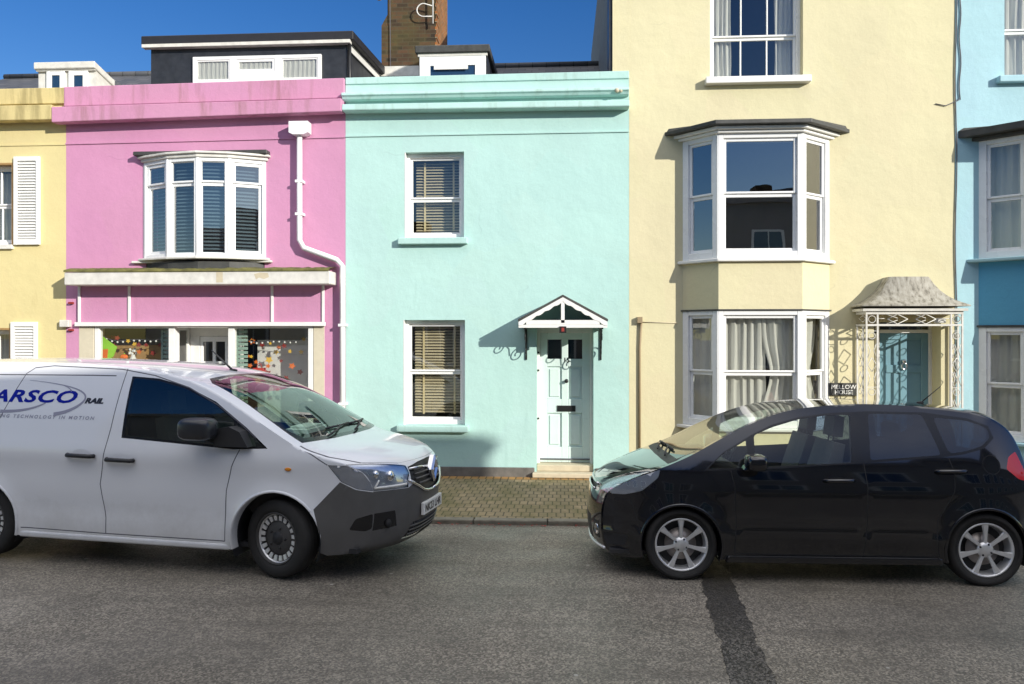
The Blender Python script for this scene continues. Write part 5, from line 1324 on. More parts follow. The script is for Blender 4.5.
side_regs = [(surround, ('body', 2)), (g_front, 'side_glass'), (g_tri, 'side_glass'), (g_rear, 'rear_glass'), (g_qtr, 'rear_glass'),
    (stroke([(-.42,.93),(-.445,.80),(-.455,.5),(-.44,.24)], seamw), ('body', 1)), (stroke([(-1.53,1.005),(-1.54,.8),(-1.53,.5),(-1.50,.24)], seamw), ('body', 1)),
    (stroke([(-2.235,1.05),(-2.26,.93),(-2.24,.78),(-2.15,.62),(-2.10,.55),(-2.095,.40),(-2.11,.24)], seamw), ('body', 1)), (stroke([(-.44,.24),(-1.2,.24),(-2.11,.245)], seamw), ('body', 1)),
    (stroke([(-.335,.30),(-.35,.29)], seamw), ('body', 1)),
    (stroke([(-2.576+.075*math.cos(t), 1.0+.075*math.sin(t)) for t in [2*math.pi*k/16 for k in range(16)]]+[(-2.501,1.0)], .005), ('body', 1)),
    (roundpoly([(.17,.932),(.19,.865),(.33,.745),(.47,.705),(.585,.70),(.602,.722),(.50,.788),(.36,.862)], .02), 'headlight', -.012),
    (stroke([(.34,.40),(.42,.66),(.56,.66)], seamw), ('body', 1)),
    (roundpoly([(-2.70,.965),(-2.74,1.06),(-2.82,1.105),(-2.868,.955),(-2.885,.86),(-2.80,.88)], .02), 'rear_light'),
    (roundpoly([(.44,.36),(.47,.27),(.625,.255),(.655,.36)], .02), ('body', 3))]
S_ = lambda P: [(t, v) for t, v in P]
def mir(P): return [(t, -v) for t, v in P][::-1]
lampT = [(4.75,.72),(4.75,.997),(8.3,.997),(8.3,.93),(7.2,.80),(6.0,.68),(5.2,.66)]
lampT = [(t, 1.02 if v > .99 else v) for t, v in lampT]
ws = [(9.25,-.86),(9.15,-.5),(9.1,0),(9.15,.5),(9.25,.86),(10.2,.885),(11.2,.885),(12.2,.875),(13.1,.86),(13.35,.80),(13.45,0),(13.35,-.80),(13.1,-.86),(12.2,-.875),(11.2,-.885),(10.2,-.885)]
wsb = [(8.75,-.93),(8.6,-.5),(8.55,0),(8.6,.5),(8.75,.93),(9.2,.95),(9.5,.90),(13.2,.89),(13.6,.82),(13.65,0),(13.6,-.82),(13.2,-.89),(9.5,-.90),(9.2,-.95)]
top_regs = [(wsb, ('body', 3)), (ws, 'windscreen'), (lampT, 'headlight', -.012), (mir(lampT), 'headlight', -.012),
    (stroke([(8.6,.93),(7.3,.78),(5.8,.63),(5.35,.5),(5.2,0),(5.35,-.5),(5.8,-.63),(7.3,-.78),(8.6,-.93)], .014), ('body', 1)),
    ([(4.45,-.55),(4.3,0),(4.45,.55),(5.05,.6),(5.12,0),(5.05,-.6)], 'grille', -.02),
    ([(1.2,-.62),(1.15,0),(1.2,.62),(2.6,.55),(2.7,0),(2.6,-.55)], ('body', 3)),
    ([(1.5,.72),(1.5,.93),(2.5,.93),(2.5,.72)], ('body', 3)), ([(1.5,-.93),(1.5,-.72),(2.5,-.72),(2.5,-.93)], ('body', 3)),
    ([(18.6,-.75),(18.5,0),(18.6,.75),(20.6,.78),(20.7,0),(20.6,-.78)], 'rear_screen'),
    ([(19.6,.86),(19.6,.997),(22.2,.997),(22.1,.80),(21,.82)], 'rear_light'), ([(21,-.82),(22.1,-.80),(22.2,-.997),(19.6,-.997),(19.6,-.86)], 'rear_light')]
JR.rotation_euler[0] = R(2.4)
JB = Car(JC, JE, WJ, JR, .78)
parts = JB.build(bottom, side_regs, top_regs, None, None)
spec = {'body': ('body', [M['car_black'], M['seam'], M['trimblack'], M['plastic']], True), 'side_glass': ('side_window', M['carglass'], False), 'rear_glass': ('side_window', M['privacy'], False), 'windscreen': ('windscreen', M['windscreen'], False),
    'headlight': ('headlight', M['lampbowl'], True), 'grille': ('grille', M['plastic'], False), 'rear_light': ('rear_light', M['redlens'], True), 'rear_screen': ('rear_window', M['privacy'], False)}
res = finish(parts, spec, JR)
JBODY = res['body'][0]
# clear lens over each lamp (side + nose halves)
def lens_over(car, sidep, topp, sg, root, off=.002):
    q = MB(); P = dens(sidep, .03); cx_ = sum(p[0] for p in P)/len(P)
    V2, r_ = triangulate(P, [], .04)
    for fs in r_.values(): q.add([car.side(x, z, sg, off) for x, z in V2], [f if sg < 0 else f[::-1] for f in fs], True)
    tp = [(car.t2u(a), min(b, 1.0)*car.hw*sg) for a, b in dens(topp, .12)]
    V2, r_ = triangulate(tp, [], .04)
    for fs in r_.values(): q.add([car.top(car.u2t(u), v/car.hw, off) for u, v in V2], fs, True)
    return q.build('lens', M['lens'], root, local=True, fixn=False)
for sg in (1, -1): lens_over(JB, side_regs[11][0], lampT, sg, JR)
for sg in (1, -1):                                                # lamp internals: projector bowls
    for (t, v, r_) in ((5.35, .84, .05), (6.2, .90, .06)):
        q = MB(); c = JB.top(t, v*sg, -.004); q.ball((c[0]-.045, c[1]-.03*sg, c[2]-.012), r_*.8, .5, .7, .7, n=8)
        q.build('lamp_bowl', M['chrome'], JR, local=True)
# arches, wells, floor
q = MB()
for sg in (1, -1):
    for cx in (0, -2.5): wheel_well(q, cx, .30, ra+.005, .84, .50, sg)
q.box(-2.95, .6, -.74, .74, .20, .23); q.box(-2.1, -.4, -.80, .80, .17, .21)
q.build('underbody', M['plastic'], JR, local=True)
for sg in (1, -1):
    for cx, za_, zb_ in ((0, .19, .20), (-2.5, .24, .20)): q = MB(); arch_lip(q, WJ, cx, .30, ra, sg, za_, zb_, wd=.02, proud=.005); q.build('wheel_arch', M['car_black'], JR, local=True)
for sg in (1, -1):
    q = MB(); q.prism([(-.36,.165),(-2.14,.175),(-2.12,.235),(-.38,.225)], sg*.80, sg*.865); q.build('sill_skirt', M['skirt'] if 'skirt' in M else M['car_black'], JR, local=True, bevel=.012, seg=2)
for cx in (0, -2.5):
    for sg in (1, -1): make_wheel(JR, cx, .832, .30, .302, .185, sg, 'alloy')
for sg in (1, -1):
    for (hx, hz) in ((-1.31, .858), (-2.23, .943)):
        q = MB(); y = WJ(hx, hz)
        q.add([(hx+.10*math.cos(t), sg*(y+.002), hz-.01+.042*math.sin(t)) for t in [2*math.pi*k/20 for k in range(20)]], [tuple(range(20))]); q.mi = 1
        q.tube([(hx-.12, sg*(y+.004), hz+.004), (hx-.09, sg*(y+.035), hz+.006), (hx, sg*(y+.042), hz+.006), (hx+.09, sg*(y+.035), hz+.004), (hx+.12, sg*(y+.004), hz)], .016, 8)
        q.build('door_handle', [M['seam'], M['car_black']], JR, local=True)
    q = MB(); mx, mz = -.62, 1.0; y = WJ(mx, mz)
    superball(q, (-.60, sg*(y+.14), 1.015), .085, .11, .068); q.prism([(-.51, .94), (-.66, .94), (-.64, .985), (-.54, .985)], sg*(y-.03), sg*(y+.1)); q.mi = 1
    q.build('door_mirror', [M['car_black'], M['chrome']], JR, local=True, bevel=.008)
# chrome grille bar, lower lip, fog lamps, wipers
q = MB(); q.tube([JB.top(4.42, v, .006) for v in [-.56+1.12*k/16 for k in range(17)]], .010, 6); q.tube([JB.top(5.02, v, .006) for v in [-.58+1.16*k/16 for k in range(17)]], .012, 6); q.build('grille_trim', M['chrome'], JR, local=True)
q = MB(); q.tube([JB.top(.85, v, .004) for v in [-.985+1.97*k/24 for k in range(25)]], .013, 6); q.build('bumper_lip', M['alloy'], JR, local=True)  # silver along the lip stands in for a reflection
for sg in (1, -1):
    c = JB.top(2.0, .83*sg, .0); q = MB(); q.lathe([(0, .0), (.032, .0), (.042, .012), (.046, .0), (.046, -.03)], (0, 0, 0), 'y', 20)
    d = Vector((1, sg*.55, 0)).normalized(); rotm = Vector((0, 1, 0)).rotation_difference(d)
    q.v = [tuple(rotm @ Vector(p)+Vector(c)) for p in q.v]; q.build('fog_light', M['chrome'], JR, local=True)
def wiper(car, t0, v0, t1, v1, root):
    q = MB(); a, b = Vector(car.top(t0, v0, .02)), Vector(car.top(t1, v1, .02)); mm = Vector(car.top((t0+t1)/2, (v0+v1)/2, .028))
    q.tube([tuple(a), tuple(mm), tuple(b)], .009, 6); a2, b2 = Vector(car.top(t1+.02, v1-.32*(1 if v1 > v0 else -1), .012)), Vector(car.top(t1+.06, v1+.25*(1 if v1 > v0 else -1), .012))
    q.tube([tuple(a2), tuple(b), tuple(b2)], .010, 6); q.build('wiper', M['plastic'], root, local=True)
wiper(JB, 8.9, .55, 9.35, .05, JR); wiper(JB, 8.9, -.1, 9.35, -.55, JR)
q = MB(); q.tube([JB.top(16.9, -.0, .0), tuple(Vector(JB.top(16.9, 0, 0))+Vector((-.19, 0, .16)))], .006, 6, r2=.003); q.ball(JB.top(16.9, 0, .005), .025, 1.4, .8, .5, n=6); q.build('roof_aerial', M['plastic'], JR, local=True)
# cabin
def liner(car, regs, outer_bottom, windows, root, inset=.035, zmin=.25):
    tt = [i/6 for i in range(car.n*6+1)]; outer = [catmull(car.E, t) for t in tt]+outer_bottom
    V2, r_ = triangulate(outer, windows, .12); q = MB()
    for sg in (1, -1):
        fs = r_.get(-1, []); used = sorted({i for f in fs for i in f}); mp = {i: k for k, i in enumerate(used)}
        q.add([car.side(V2[i][0], V2[i][1], sg, -inset) for i in used], [tuple(mp[i] for i in f) for f in fs], True)
    return q
q = liner(JB, None, bottom, [g_front, g_tri, g_rear, g_qtr], JR)
for t0, t1 in ((13.7, 18.3),):
    vs = []; n_ = 20; m_ = 10
    for i in range(n_+1):
        for j in range(m_+1): vs.append(JB.top(t0+(t1-t0)*i/n_, -.9+1.8*j/m_, -.04))
    q.add(vs, [(i*(m_+1)+j, (i+1)*(m_+1)+j, (i+1)*(m_+1)+j+1, i*(m_+1)+j+1) for i in range(n_) for j in range(m_)], True)
q.build('cabin_lining', M['cabin'], JR, local=True, fixn=False)
q = MB(); q.prism([(-.02,.98),(-.2,1.0),(-.42,1.0),(-.55,.93),(-.5,.6),(-.3,.4),(.0,.4)], -.70, .70); q.build('dashboard', M['cabin'], JR, local=True, bevel=.03, seg=2)
for y in (.36, -.36): seat(JR, -1.22, y, .36)
seat(JR, -2.05, 0, .38, w=1.24, back=.5, head=False)
for y in (.4, -.4):
    q = MB(); q.box(-2.29, -2.20, y-.13, y+.13, 1.12, 1.27); q.build('headrest', M['seatcloth'], JR, local=True, bevel=.03, seg=2)
steering(JR, -.66, -.36, .98)
q = MB(); q.ball(JB.top(12.9, 0, -.07), .1, .3, 1.1, .35, n=8); q.build('rear_view_mirror', M['plastic'], JR, local=True)
q = MB(); q.box(-3.11, -3.10, -.26, .26, .72, .83); q.build('number_plate', M['plate'], JR, local=True)

# ---------------- white van
vth = R(-8.4)
VR = empty('delivery_van', (-2.285, -4.330, 0), vth, 'white delivery van with blue lettering on its side and grey front bumper', 'van', 'vehicles at the kerb')
VC = [(.92,.23),(1.02,.29),(1.07,.42),(1.085,.58),(1.09,.72),(1.075,.85),(1.03,.955),(.92,1.035),(.66,1.11),(.38,1.15),(.22,1.205),(-.06,1.37),(-.35,1.53),(-.63,1.655),(-.92,1.735),(-1.25,1.785),(-1.72,1.825),(-2.3,1.85),(-3.0,1.86),(-3.5,1.85),(-3.80,1.78),(-3.88,1.5),(-3.90,1.0),(-3.9,.5),(-3.86,.3)]
VE = [(.58,.235),(.73,.29),(.79,.42),(.805,.58),(.80,.72),(.775,.83),(.72,.92),(.61,.985),(.43,1.05),(.24,1.11),(.08,1.19),(-.17,1.325),(-.43,1.465),(-.68,1.585),(-.96,1.685),(-1.27,1.745),(-1.72,1.795),(-2.3,1.82),(-3.0,1.825),(-3.5,1.815),(-3.75,1.74),(-3.82,1.5),(-3.84,1.0),(-3.84,.5),(-3.80,.3)]
def WV(x, z):
    w = .905
    if z > 1.0: w -= .09*(z-1.0)+.20*(z-1.0)**2
    if z < .45: w -= .08*(.45-z)
    w += .012*math.exp(-((z-1.02)/.10)**2)-.014*math.exp(-((z-.50)/.12)**2)*(1 if x < -.45 else 0)
    if x > .0: w -= .215*((x-.0)/.80)**2.6
    if x < -3.4: w -= .08*((-3.4-x)/.44)**2
    for cx in (0, -3.0):
        d = math.hypot(x-cx, z-.34); w += .022*math.exp(-((d-.40)/.06)**2)*(1 if x < .5 else 0)
    return w
rv = .405
vbot = [(-3.80,.28)]+arch_pts(-3.0, .345, rv, .28, True, z0b=.25)+[(x_, .25) for x_ in (-2.4, -2.15, -1.9, -1.65, -1.4, -1.15, -.9, -.65)]+arch_pts(0, .345, rv, .25, True, z0b=.26)+[(.45,.23)]
vbot = [p for i, p in enumerate(vbot) if i == 0 or math.hypot(p[0]-vbot[i-1][0], p[1]-vbot[i-1][1]) > .004]
g1 = roundpoly([(-1.497,1.183),(-1.506,1.690),(-1.25,1.672),(-.966,1.608),(-.641,1.478),(-.43,1.345),(-.40,1.12)], .02)
g2 = roundpoly([(-.375,1.12),(-.40,1.325),(-.30,1.26),(-.105,1.122)], .012)
gs = [(-1.52,1.165),(-1.53,1.708),(-1.25,1.692),(-.955,1.628),(-.63,1.498),(-.30,1.285),(-.08,1.115),(-.40,1.10)]
sw_ = .009
vside = [(gs, ('body', 2)), (g1, 'side_glass'), (g2, 'side_glass'),
    (stroke([(-1.60,1.795-.02),(-1.64,1.26),(-1.69,.92),(-1.715,.75),(-1.66,.45),(-1.66,.31)], sw_), ('body', 1)),
    (stroke([(-.34,1.10),(-.41,.95),(-.46,.75),(-.475,.5),(-.475,.31)], sw_), ('body', 1)),
    (stroke([(-2.85,1.30),(-2.75,1.55),(-2.68,1.72),(-2.60,1.775),(-2.40,1.795),(-1.655,1.770),(-1.30,1.718),(-.92,1.615),(-.60,1.468),(-.36,1.315),(-.20,1.20)], sw_), ('body', 1)),
    (stroke([(-3.78,1.70),(-2.9,1.708),(-2.0,1.712),(-1.70,1.711)], .010), ('body', 1)),
    (stroke([(-2.85,1.30),(-2.90,1.0),(-2.88,.80)], sw_), ('body', 1)),
    (stroke([(-1.66,.31),(-2.55,.32)], sw_), ('body', 1)), (stroke([(-.475,.31),(-1.66,.31)], sw_), ('body', 1)),
    ([(.345,.62),(.55,.845),(.67,.775),(.83,.74),(.84,.5),(.82,.25),(.60,.2),(.40,.2),(.402,.27),(.41,.40)], ('body', 3)),
    (roundpoly([(.455,.992),(.56,.845),(.68,.78),(.797,.755),(.775,.83),(.72,.915),(.61,.98)], .01), 'headlight', -.012),
    (stroke([(.17,1.155),(.33,1.07),(.455,.99)], sw_), ('body', 1)),
    (roundpoly([(.62,.44),(.67,.53),(.795,.565),(.79,.44),(.74,.42)], .02), ('body', 2))]
vlampT = [(4.25,.62),(4.30,1.02),(7.15,1.02),(6.9,.90),(6.35,.72),(5.9,.56),(5.2,.56),(4.85,.60)]
vbump = [(0,-1.02),(0,1.02),(4.28,1.02),(4.22,.62),(4.5,.50),(4.5,-.50),(4.22,-.62),(4.28,-1.02)]
vws = [(9.95,-.80),(9.75,-.4),(9.7,0),(9.75,.4),(9.95,.80),(10.6,.87),(11.6,.87),(12.6,.86),(13.3,.84),(13.5,.76),(13.6,0),(13.5,-.76),(13.3,-.84),(12.6,-.86),(11.6,-.87),(10.6,-.87)]
vwsb = [(9.6,-.90),(9.35,-.45),(9.3,0),(9.35,.45),(9.6,.90),(10.4,.895),(13.4,.86),(13.7,.77),(13.75,0),(13.7,-.77),(13.4,-.86),(10.4,-.895)]
vtop = [(vbump, ('body', 3)), (vwsb, ('body', 2)), (vws, 'windscreen'), (vlampT, 'headlight', -.012), (mir(vlampT), 'headlight', -.012),
    ([(4.0,-.34),(3.75,-.22),(3.7,0),(3.75,.22),(4.0,.34),(4.75,.56),(5.75,.54),(5.95,.3),(6.0,0),(5.95,-.3),(5.75,-.54),(4.75,-.56)], 'grille', -.015),
    ([(1.1,-.62),(1.05,0),(1.1,.62),(2.1,.52),(2.1,-.52)], 'lower_grille', -.015),
    ([(2.1,.76),(2.0,1.02),(2.9,1.02),(2.95,.80)], ('body', 2)), ([(2.95,-.80),(2.9,-1.02),(2.0,-1.02),(2.1,-.76)], ('body', 2)),
    (stroke([(9.4,.955),(8.0,.97),(7.0,.90),(6.25,.62),(6.15,0),(6.25,-.62),(7.0,-.90),(8.0,-.97),(9.4,-.955)], .02), ('body', 1)),
    ([(20.3,-.7),(20.3,0),(20.3,.7),(21.4,.7),(21.4,0),(21.4,-.7)], 'rear_screen')]
VR.location.z = -.018; VR.rotation_euler[0] = R(-1.2)
VB = Car(VC, VE, WV, VR, .80, 2.9)
vparts = VB.build(vbot, vside, vtop, None, None)
spec = {'body': ('body', [M['van_white'], M['seam_white'], M['trimblack'], M['bumper_grey']], True), 'side_glass': ('side_window', M['vanglass'] if 'vanglass' in M else M['carglass'], False), 'windscreen': ('windscreen', M['windscreen'], False),
    'headlight': ('headlight', M['lampbowl'], True), 'grille': ('grille', M['plastic'], False), 'lower_grille': ('lower_grille', M['plastic'], False), 'rear_screen': ('rear_window', M['privacy'], False)}
finish(vparts, spec, VR)
for sg in (1, -1):
    lens_over(VB, vside[11][0], vlampT, sg, VR)
    q = MB(); c = VB.top(5.3, .80*sg, -.006); q.ball(c, .06, .5, .8, .8, n=8); q.build('lamp_bowl', M['chrome'], VR, local=True); q = MB(); c = VB.top(5.6, .92*sg, -.006); q.ball(c, .045, .5, .8, .8, n=8); q.build('lamp_bowl', M['chrome'], VR, local=True)
    q = MB(); q.tube([VB.top(4.5, v*sg, .0) for v in (.64, .7, .8, .9, .985)], .011, 6); q.tube([VB.top(4.5+k*.2, (.985-.02*k)*sg, .0) for k in range(4)], .008, 6); q.build('running_light', M['white'], VR, local=True)
    q = MB(); c = VB.top(2.3, .86*sg, .0); q.ball(c, .04, .6, 1, 1, n=8); q.build('fog_light', M['seam'], VR, local=True)
q = MB()
for sg in (1, -1):
    for cx in (0, -3.0): wheel_well(q, cx, .345, rv+.006, .90, .52, sg)
q.box(-3.8, .7, -.78, .78, .24, .28); q.build('underbody', M['plastic'], VR, local=True)
for sg in (1, -1):
    for cx, za_, zb_ in ((0, .25, .60), (-3.0, .28, .25)): q = MB(); arch_lip(q, WV, cx, .345, rv, sg, za_, zb_, wd=.022, proud=.006); q.build('wheel_arch', M['van_white'], VR, local=True)
for sg in (1, -1):
    q = MB(); q.prism([(-.43,.235),(-2.57,.235),(-2.57,.29),(-.43,.285)], sg*.82, sg*.905); q.build('sill_skirt', M['van_white'], VR, local=True, bevel=.015, seg=2)
for cx in (0, -3.0):
    for sg in (1, -1): make_wheel(VR, cx, .865, .345, .335, .205, sg, 'steel', steer=(R(-14) if cx == 0 else 0))
# grille bars, chrome surround, emblem, plate
q = MB()
for t in (4.35, 4.7, 5.05, 5.4): 
    wv = .46 if t > 4.4 else .40; q.tube([VB.top(t, v, -.002) for v in [-wv+2*wv*k/14 for k in range(15)]], .010, 6)
q.build('grille_bar', M['bumper_grey'], VR, local=True)
q = MB()
for sg in (1, -1): q.tube([VB.top(t, v*sg, .008) for t, v in ((3.68, 0), (3.73, .18), (3.85, .30), (4.2, .43), (4.55, .56), (4.72, .60))], .012, 6); q.tube([VB.top(t, v*sg, .008) for t, v in ((5.35, .12), (5.5, .3), (5.55, .54))], .010, 6)
q.build('grille_surround', M['chrome'], VR, local=True)
q = MB(); c = Vector(VB.top(5.0, 0, .035)); hgt, wid = .125, .085
def rh(k, x): return [(c.x+x, c.y, c.z+hgt*k), (c.x+x, c.y+wid*k, c.z), (c.x+x, c.y, c.z-hgt*k), (c.x+x, c.y-wid*k, c.z)]
o_, i_ = rh(1, 0), rh(.55, 0); o2, i2 = rh(1, -.04), rh(.55, -.04); mi_ = rh(.78, .018)
q.add(o_+mi_+i_+o2+i2, [(k, (k+1) % 4, 4+(k+1) % 4, 4+k) for k in range(4)]+[(4+k, 4+(k+1) % 4, 8+(k+1) % 4, 8+k) for k in range(4)]+[(12+k, 12+(k+1) % 4, (k+1) % 4, k) for k in range(4)]+[(8+k, 8+(k+1) % 4, 16+(k+1) % 4, 16+k) for k in range(4)])
q.build('emblem', M['chrome'], VR, local=True, fixn=True)
q = MB()
for t in (1.35, 1.6, 1.85): q.tube([VB.top(t, v, -.004) for v in [-.55+1.1*k/14 for k in range(15)]], .008, 6)
for k in range(23):
    v = -.55+1.1*k/22; q.tube([VB.top(1.15, v, -.006), VB.top(2.05, v, -.006)], .005, 5)
q.build('mesh_bar', M['bumper_grey'], VR, local=True)
xp = VB.top(2.9, 0)[0]+.022
q = MB(); q.box(xp-.03, xp, -.26, .26, .475, .585); PL = q.build('number_plate', M['plate'], VR, local=True, bevel=.004)
lettering('NK23 LHR', .095, lambda a, b: (xp+.0025, a, .498+b), M['decal_black'], PL, 'plate_lettering', local=True, align='CENTER', bold=.002, w=.45)
# side furniture
for sg in (1, -1):
    for (hx, hz) in ((-1.905, 1.003), (-1.50, .977)):
        q = MB(); y = WV(hx, hz); q.add([(hx+.09*math.cos(t), sg*(y+.002), hz+.02+.035*math.sin(t)) for t in [2*math.pi*k/20 for k in range(20)]], [tuple(range(20))]); q.mi = 1
        q.tube([(hx-.14, sg*(y+.006), hz), (hx-.12, sg*(y+.04), hz), (hx+.12, sg*(y+.04), hz-.004), (hx+.14, sg*(y+.006), hz-.004)], .019, 8)
        q.build('door_handle', [M['van_white'], M['plastic']], VR, local=True)
    q = MB(); y = WV(-.5, 1.2)
    superball(q, (-.645, sg*(y+.17), 1.285), .155, .115, .095); q.mi = 1; q.prism([(-.54,1.13),(-.22,1.13),(-.30,1.26),(-.40,1.30),(-.52,1.28)], sg*(y-.04), sg*(y+.10)); q.build('door_mirror', [M['mblue'], M['plastic']], VR, local=True)
q = MB(); c = Vector((-.35+.0, -WV(.0, .95)-.001, .95)); c = Vector(VB.side(.12, .95, -1, .004)); q.ball(tuple(c), .02, 1.6, .3, .8, n=6); q.build('indicator', M['orangelens'], VR, local=True)
wiper(VB, 9.55, -.55, 10.15, -.05, VR); wiper(VB, 9.55, .05, 10.15, .5, VR)
q = MB(); a = Vector(VB.top(14.2, 0.0, 0)); q.tube([tuple(a), tuple(a+Vector((-.24, 0, .20)))], .011, 6, r2=.005); q.ball(tuple(a), .035, 1.4, .8, .5, n=6); q.build('roof_aerial', M['plastic'], VR, local=True)
# cabin of the van
q = liner(VB, None, vbot, [g1, g2], VR, .04)
vs = []; n_, m_ = 14, 10
for i in range(n_+1):
    for j in range(m_+1): vs.append(VB.top(13.8+3.2*i/n_, -.9+1.8*j/m_, -.05))
q.add(vs, [(i*(m_+1)+j, (i+1)*(m_+1)+j, (i+1)*(m_+1)+j+1, i*(m_+1)+j+1) for i in range(n_) for j in range(m_)], True)
q.box(-1.72, -1.69, -.70, .70, .3, 1.66); q.build('cabin_lining', M['cabin'], VR, local=True, fixn=False)
q = MB(); q.prism([(.12,1.13),(-.1,1.17),(-.35,1.14),(-.45,1.05),(-.4,.6),(-.2,.4),(.1,.4)], -.74, .74); q.build('dashboard', M['dashgreen'] if 'dashgreen' in M else M['cabin'], VR, local=True, bevel=.03, seg=2)
for y in (.38, -.38): seat(VR, -1.15, y, .50, back=.62)
steering(VR, -.62, -.38, 1.10)
q = MB(); q.ball(VB.top(13.0, 0, -.08), .11, .3, 1.1, .35, n=8); q.build('rear_view_mirror', M['plastic'], VR, local=True)
# decals mapped on the side panel (right side, local y negative)
def dec(a, b): x, z = a, b; return (x, -(WV(x, z)+.0018), z)
lettering('HARSCO', .165, lambda a, b: dec(a, b+1.432), M['decal_blue'], VR, 'lettering', local=True, shear=.28, bold=.014, w=1.10) if False else None
vs_t, fs_t = text_tris('HARSCO', .155, shear=.25, bold=.005, spacing=1.06)
m0, m1 = min(v[0] for v in vs_t), max(v[0] for v in vs_t)
XR, XL = -2.055, -3.19
q = MB(); q.add([dec(XL+(v[0]-m0)/(m1-m0)*(XR-XL), 1.462+v[1]*.98) for v in vs_t], fs_t); q.build('lettering', M['decal_blue'], VR, local=True, fixn=False)
vs_t, fs_t = text_tris('RAIL', .062, shear=.25, bold=.004); m0, m1 = min(v[0] for v in vs_t), max(v[0] for v in vs_t)
q = MB(); q.add([dec(-1.965+(v[0]-m0)/(m1-m0)*.20, 1.462+v[1]) for v in vs_t], fs_t); q.build('lettering', M['decal_black'], VR, local=True, fixn=False)
vs_t, fs_t = text_tris('DRIVING TECHNOLOGY IN MOTION', .042, shear=.15, spacing=1.5, bold=.001); m0, m1 = min(v[0] for v in vs_t), max(v[0] for v in vs_t)
q = MB(); q.add([dec(-3.02+(v[0]-m0)/(m1-m0)*1.19, 1.315+v[1]) for v in vs_t], fs_t); q.build('lettering', M['decal_grey'], VR, local=True, fixn=False)
q = MB()
def swoosh(P, w0, w1):
    n_ = len(P); vs = []
    for i, (x, z) in enumerate(P):
        t = i/(n_-1); w = w0+(w1-w0)*t; a = Vector(P[max(i-1, 0)]); b = Vector(P[min(i+1, n_-1)]); d = (b-a).normalized(); vs += [dec(x-d.y*w/2, z+d.x*w/2), dec(x+d.y*w/2, z-d.x*w/2)]
    q.add(vs, [(2*i, 2*i+1, 2*i+3, 2*i+2) for i in range(n_-1)])
def bez(a, b, c, n_=24): return [((1-t)**2*a[0]+2*t*(1-t)*b[0]+t*t*c[0], (1-t)**2*a[1]+2*t*(1-t)*b[1]+t*t*c[1]) for t in [i/n_ for i in range(n_+1)]]
swoosh(bez((-2.62,1.66),(-1.78,1.60),(-2.02,1.44)), .003, .022); swoosh(bez((-2.02,1.44),(-2.12,1.375),(-2.27,1.355)), .022, .034)
swoosh(bez((-2.30,1.63),(-2.15,1.605),(-2.13,1.56)), .004, .012); swoosh(bez((-2.86,1.37),(-2.55,1.37),(-2.38,1.455)), .03, .012)
q.build('swoosh', M['decal_grey'], VR, local=True, fixn=False)
# things lying on the dashboard
def vw(x, y, z): c, s_ = math.cos(vth), math.sin(vth); return (-2.285+x*c-y*s_, -4.330+x*s_+y*c, z)
q = MB(vw); q.box(-.20, .02, -.35, .05, 1.175, 1.215); q.box(-.18, .0, -.30, .0, 1.217, 1.235); q.T = None; tag(q.build('paper_stack', M['paper'], bevel=.003), 'stack of white papers lying on the van dashboard', 'papers')

# ================================================================== LIGHT
AZT = 1.2
sd = Vector((-AZT, 1.0, -TP)).normalized()
elev = math.asin(-sd.z); rot = math.atan2(AZT, -1.0)
sun = bpy.data.lights.new('sun', 'SUN'); sun.energy = 3.3; sun.angle = R(.5); sun.color = (1.0, .955, .87)
so = bpy.data.objects.new('sun', sun); COL.objects.link(so); so.rotation_euler = sd.to_track_quat('-Z', 'Y').to_euler(); so.location = (20, -20, 20)
W = bpy.data.worlds.new('World'); SC.world = W; W.use_nodes = True; nt = W.node_tree; nt.nodes.clear()
out = nt.nodes.new('ShaderNodeOutputWorld'); bg = nt.nodes.new('ShaderNodeBackground'); sky = nt.nodes.new('ShaderNodeTexSky')
sky.sky_type = 'NISHITA'; sky.sun_disc = False; sky.sun_elevation = elev; sky.sun_rotation = rot; sky.air_density = 1.0; sky.dust_density = .3; sky.ozone_density = 2.0
hs = nt.nodes.new('ShaderNodeHueSaturation'); hs.inputs['Saturation'].default_value = 1.42; hs.inputs['Hue'].default_value = .517
nt.links.new(sky.outputs[0], hs.inputs['Color'])
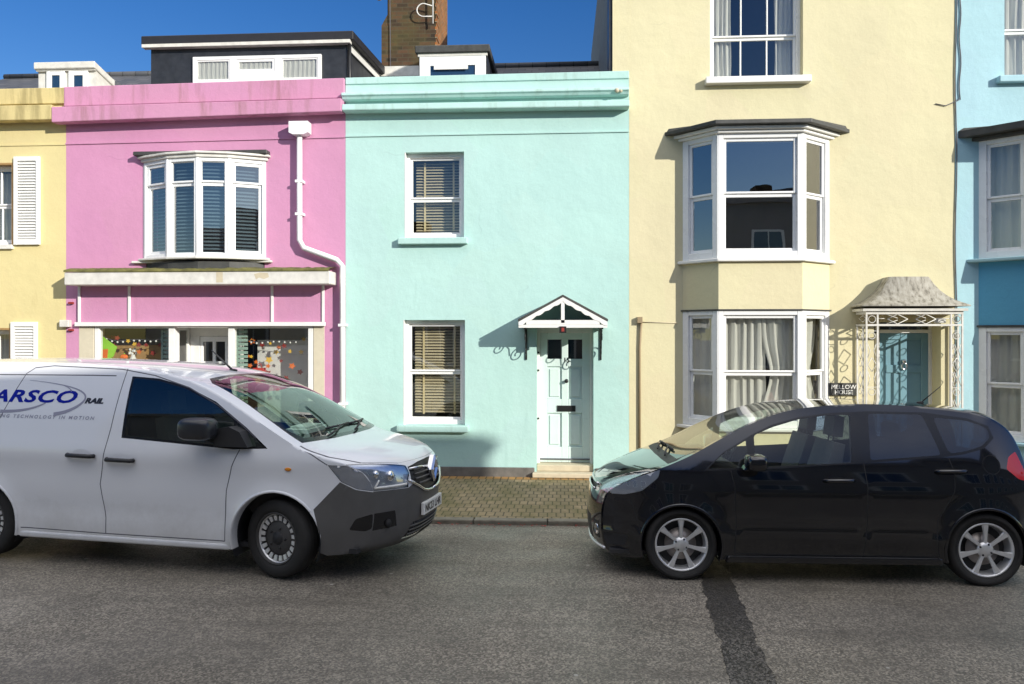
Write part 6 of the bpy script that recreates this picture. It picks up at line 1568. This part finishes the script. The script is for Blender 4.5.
# bright cloud added out of view above the roofs, fill light for the shade
tc = nt.nodes.new('ShaderNodeTexCoord'); sx = nt.nodes.new('ShaderNodeSeparateXYZ'); nt.links.new(tc.outputs['Generated'], sx.inputs[0])
def mth(op, a, b=None, c=None, clamp=False):
    n = nt.nodes.new('ShaderNodeMath'); n.operation = op; n.use_clamp = clamp
    for i, v in enumerate((a, b, c)):
        if v is None: continue
        if isinstance(v, (int, float)): n.inputs[i].default_value = v
        else: nt.links.new(v, n.inputs[i])
    return n.outputs[0]
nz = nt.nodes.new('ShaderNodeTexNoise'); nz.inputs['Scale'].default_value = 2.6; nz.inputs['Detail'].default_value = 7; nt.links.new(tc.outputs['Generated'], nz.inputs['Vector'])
thr = mth('MULTIPLY_ADD', sx.outputs[1], .16, .60)              # lower edge of the added cloud: ~27 deg to the south, ~50 deg to the north
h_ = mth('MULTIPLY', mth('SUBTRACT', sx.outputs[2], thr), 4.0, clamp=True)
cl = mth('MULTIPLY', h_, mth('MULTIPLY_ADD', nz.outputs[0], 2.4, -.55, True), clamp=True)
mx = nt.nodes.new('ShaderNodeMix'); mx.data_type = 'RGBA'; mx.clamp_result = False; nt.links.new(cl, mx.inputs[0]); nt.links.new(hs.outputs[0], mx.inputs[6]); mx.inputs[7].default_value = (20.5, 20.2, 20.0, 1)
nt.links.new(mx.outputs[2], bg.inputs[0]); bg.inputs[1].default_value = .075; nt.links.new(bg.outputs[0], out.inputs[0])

# ================================================================== CAMERA
cam = bpy.data.cameras.new('camera'); co = bpy.data.objects.new('camera', cam); COL.objects.link(co)
cam.sensor_fit = 'HORIZONTAL'; cam.sensor_width = 36; cam.lens = F/1024*36; cam.shift_y = -(342-CY)/1024; cam.clip_end = 1000
co.location = (0, -DC, HC); co.rotation_euler = (R(90), 0, YAW); SC.camera = co
SC.render.engine = 'CYCLES'; SC.render.resolution_x = 1024; SC.render.resolution_y = 684
vs_ = SC.view_settings; vs_.view_transform = 'Standard'; vs_.look = 'None'; vs_.gamma = 1; vs_.use_curve_mapping = False; vs_.exposure = 0.72
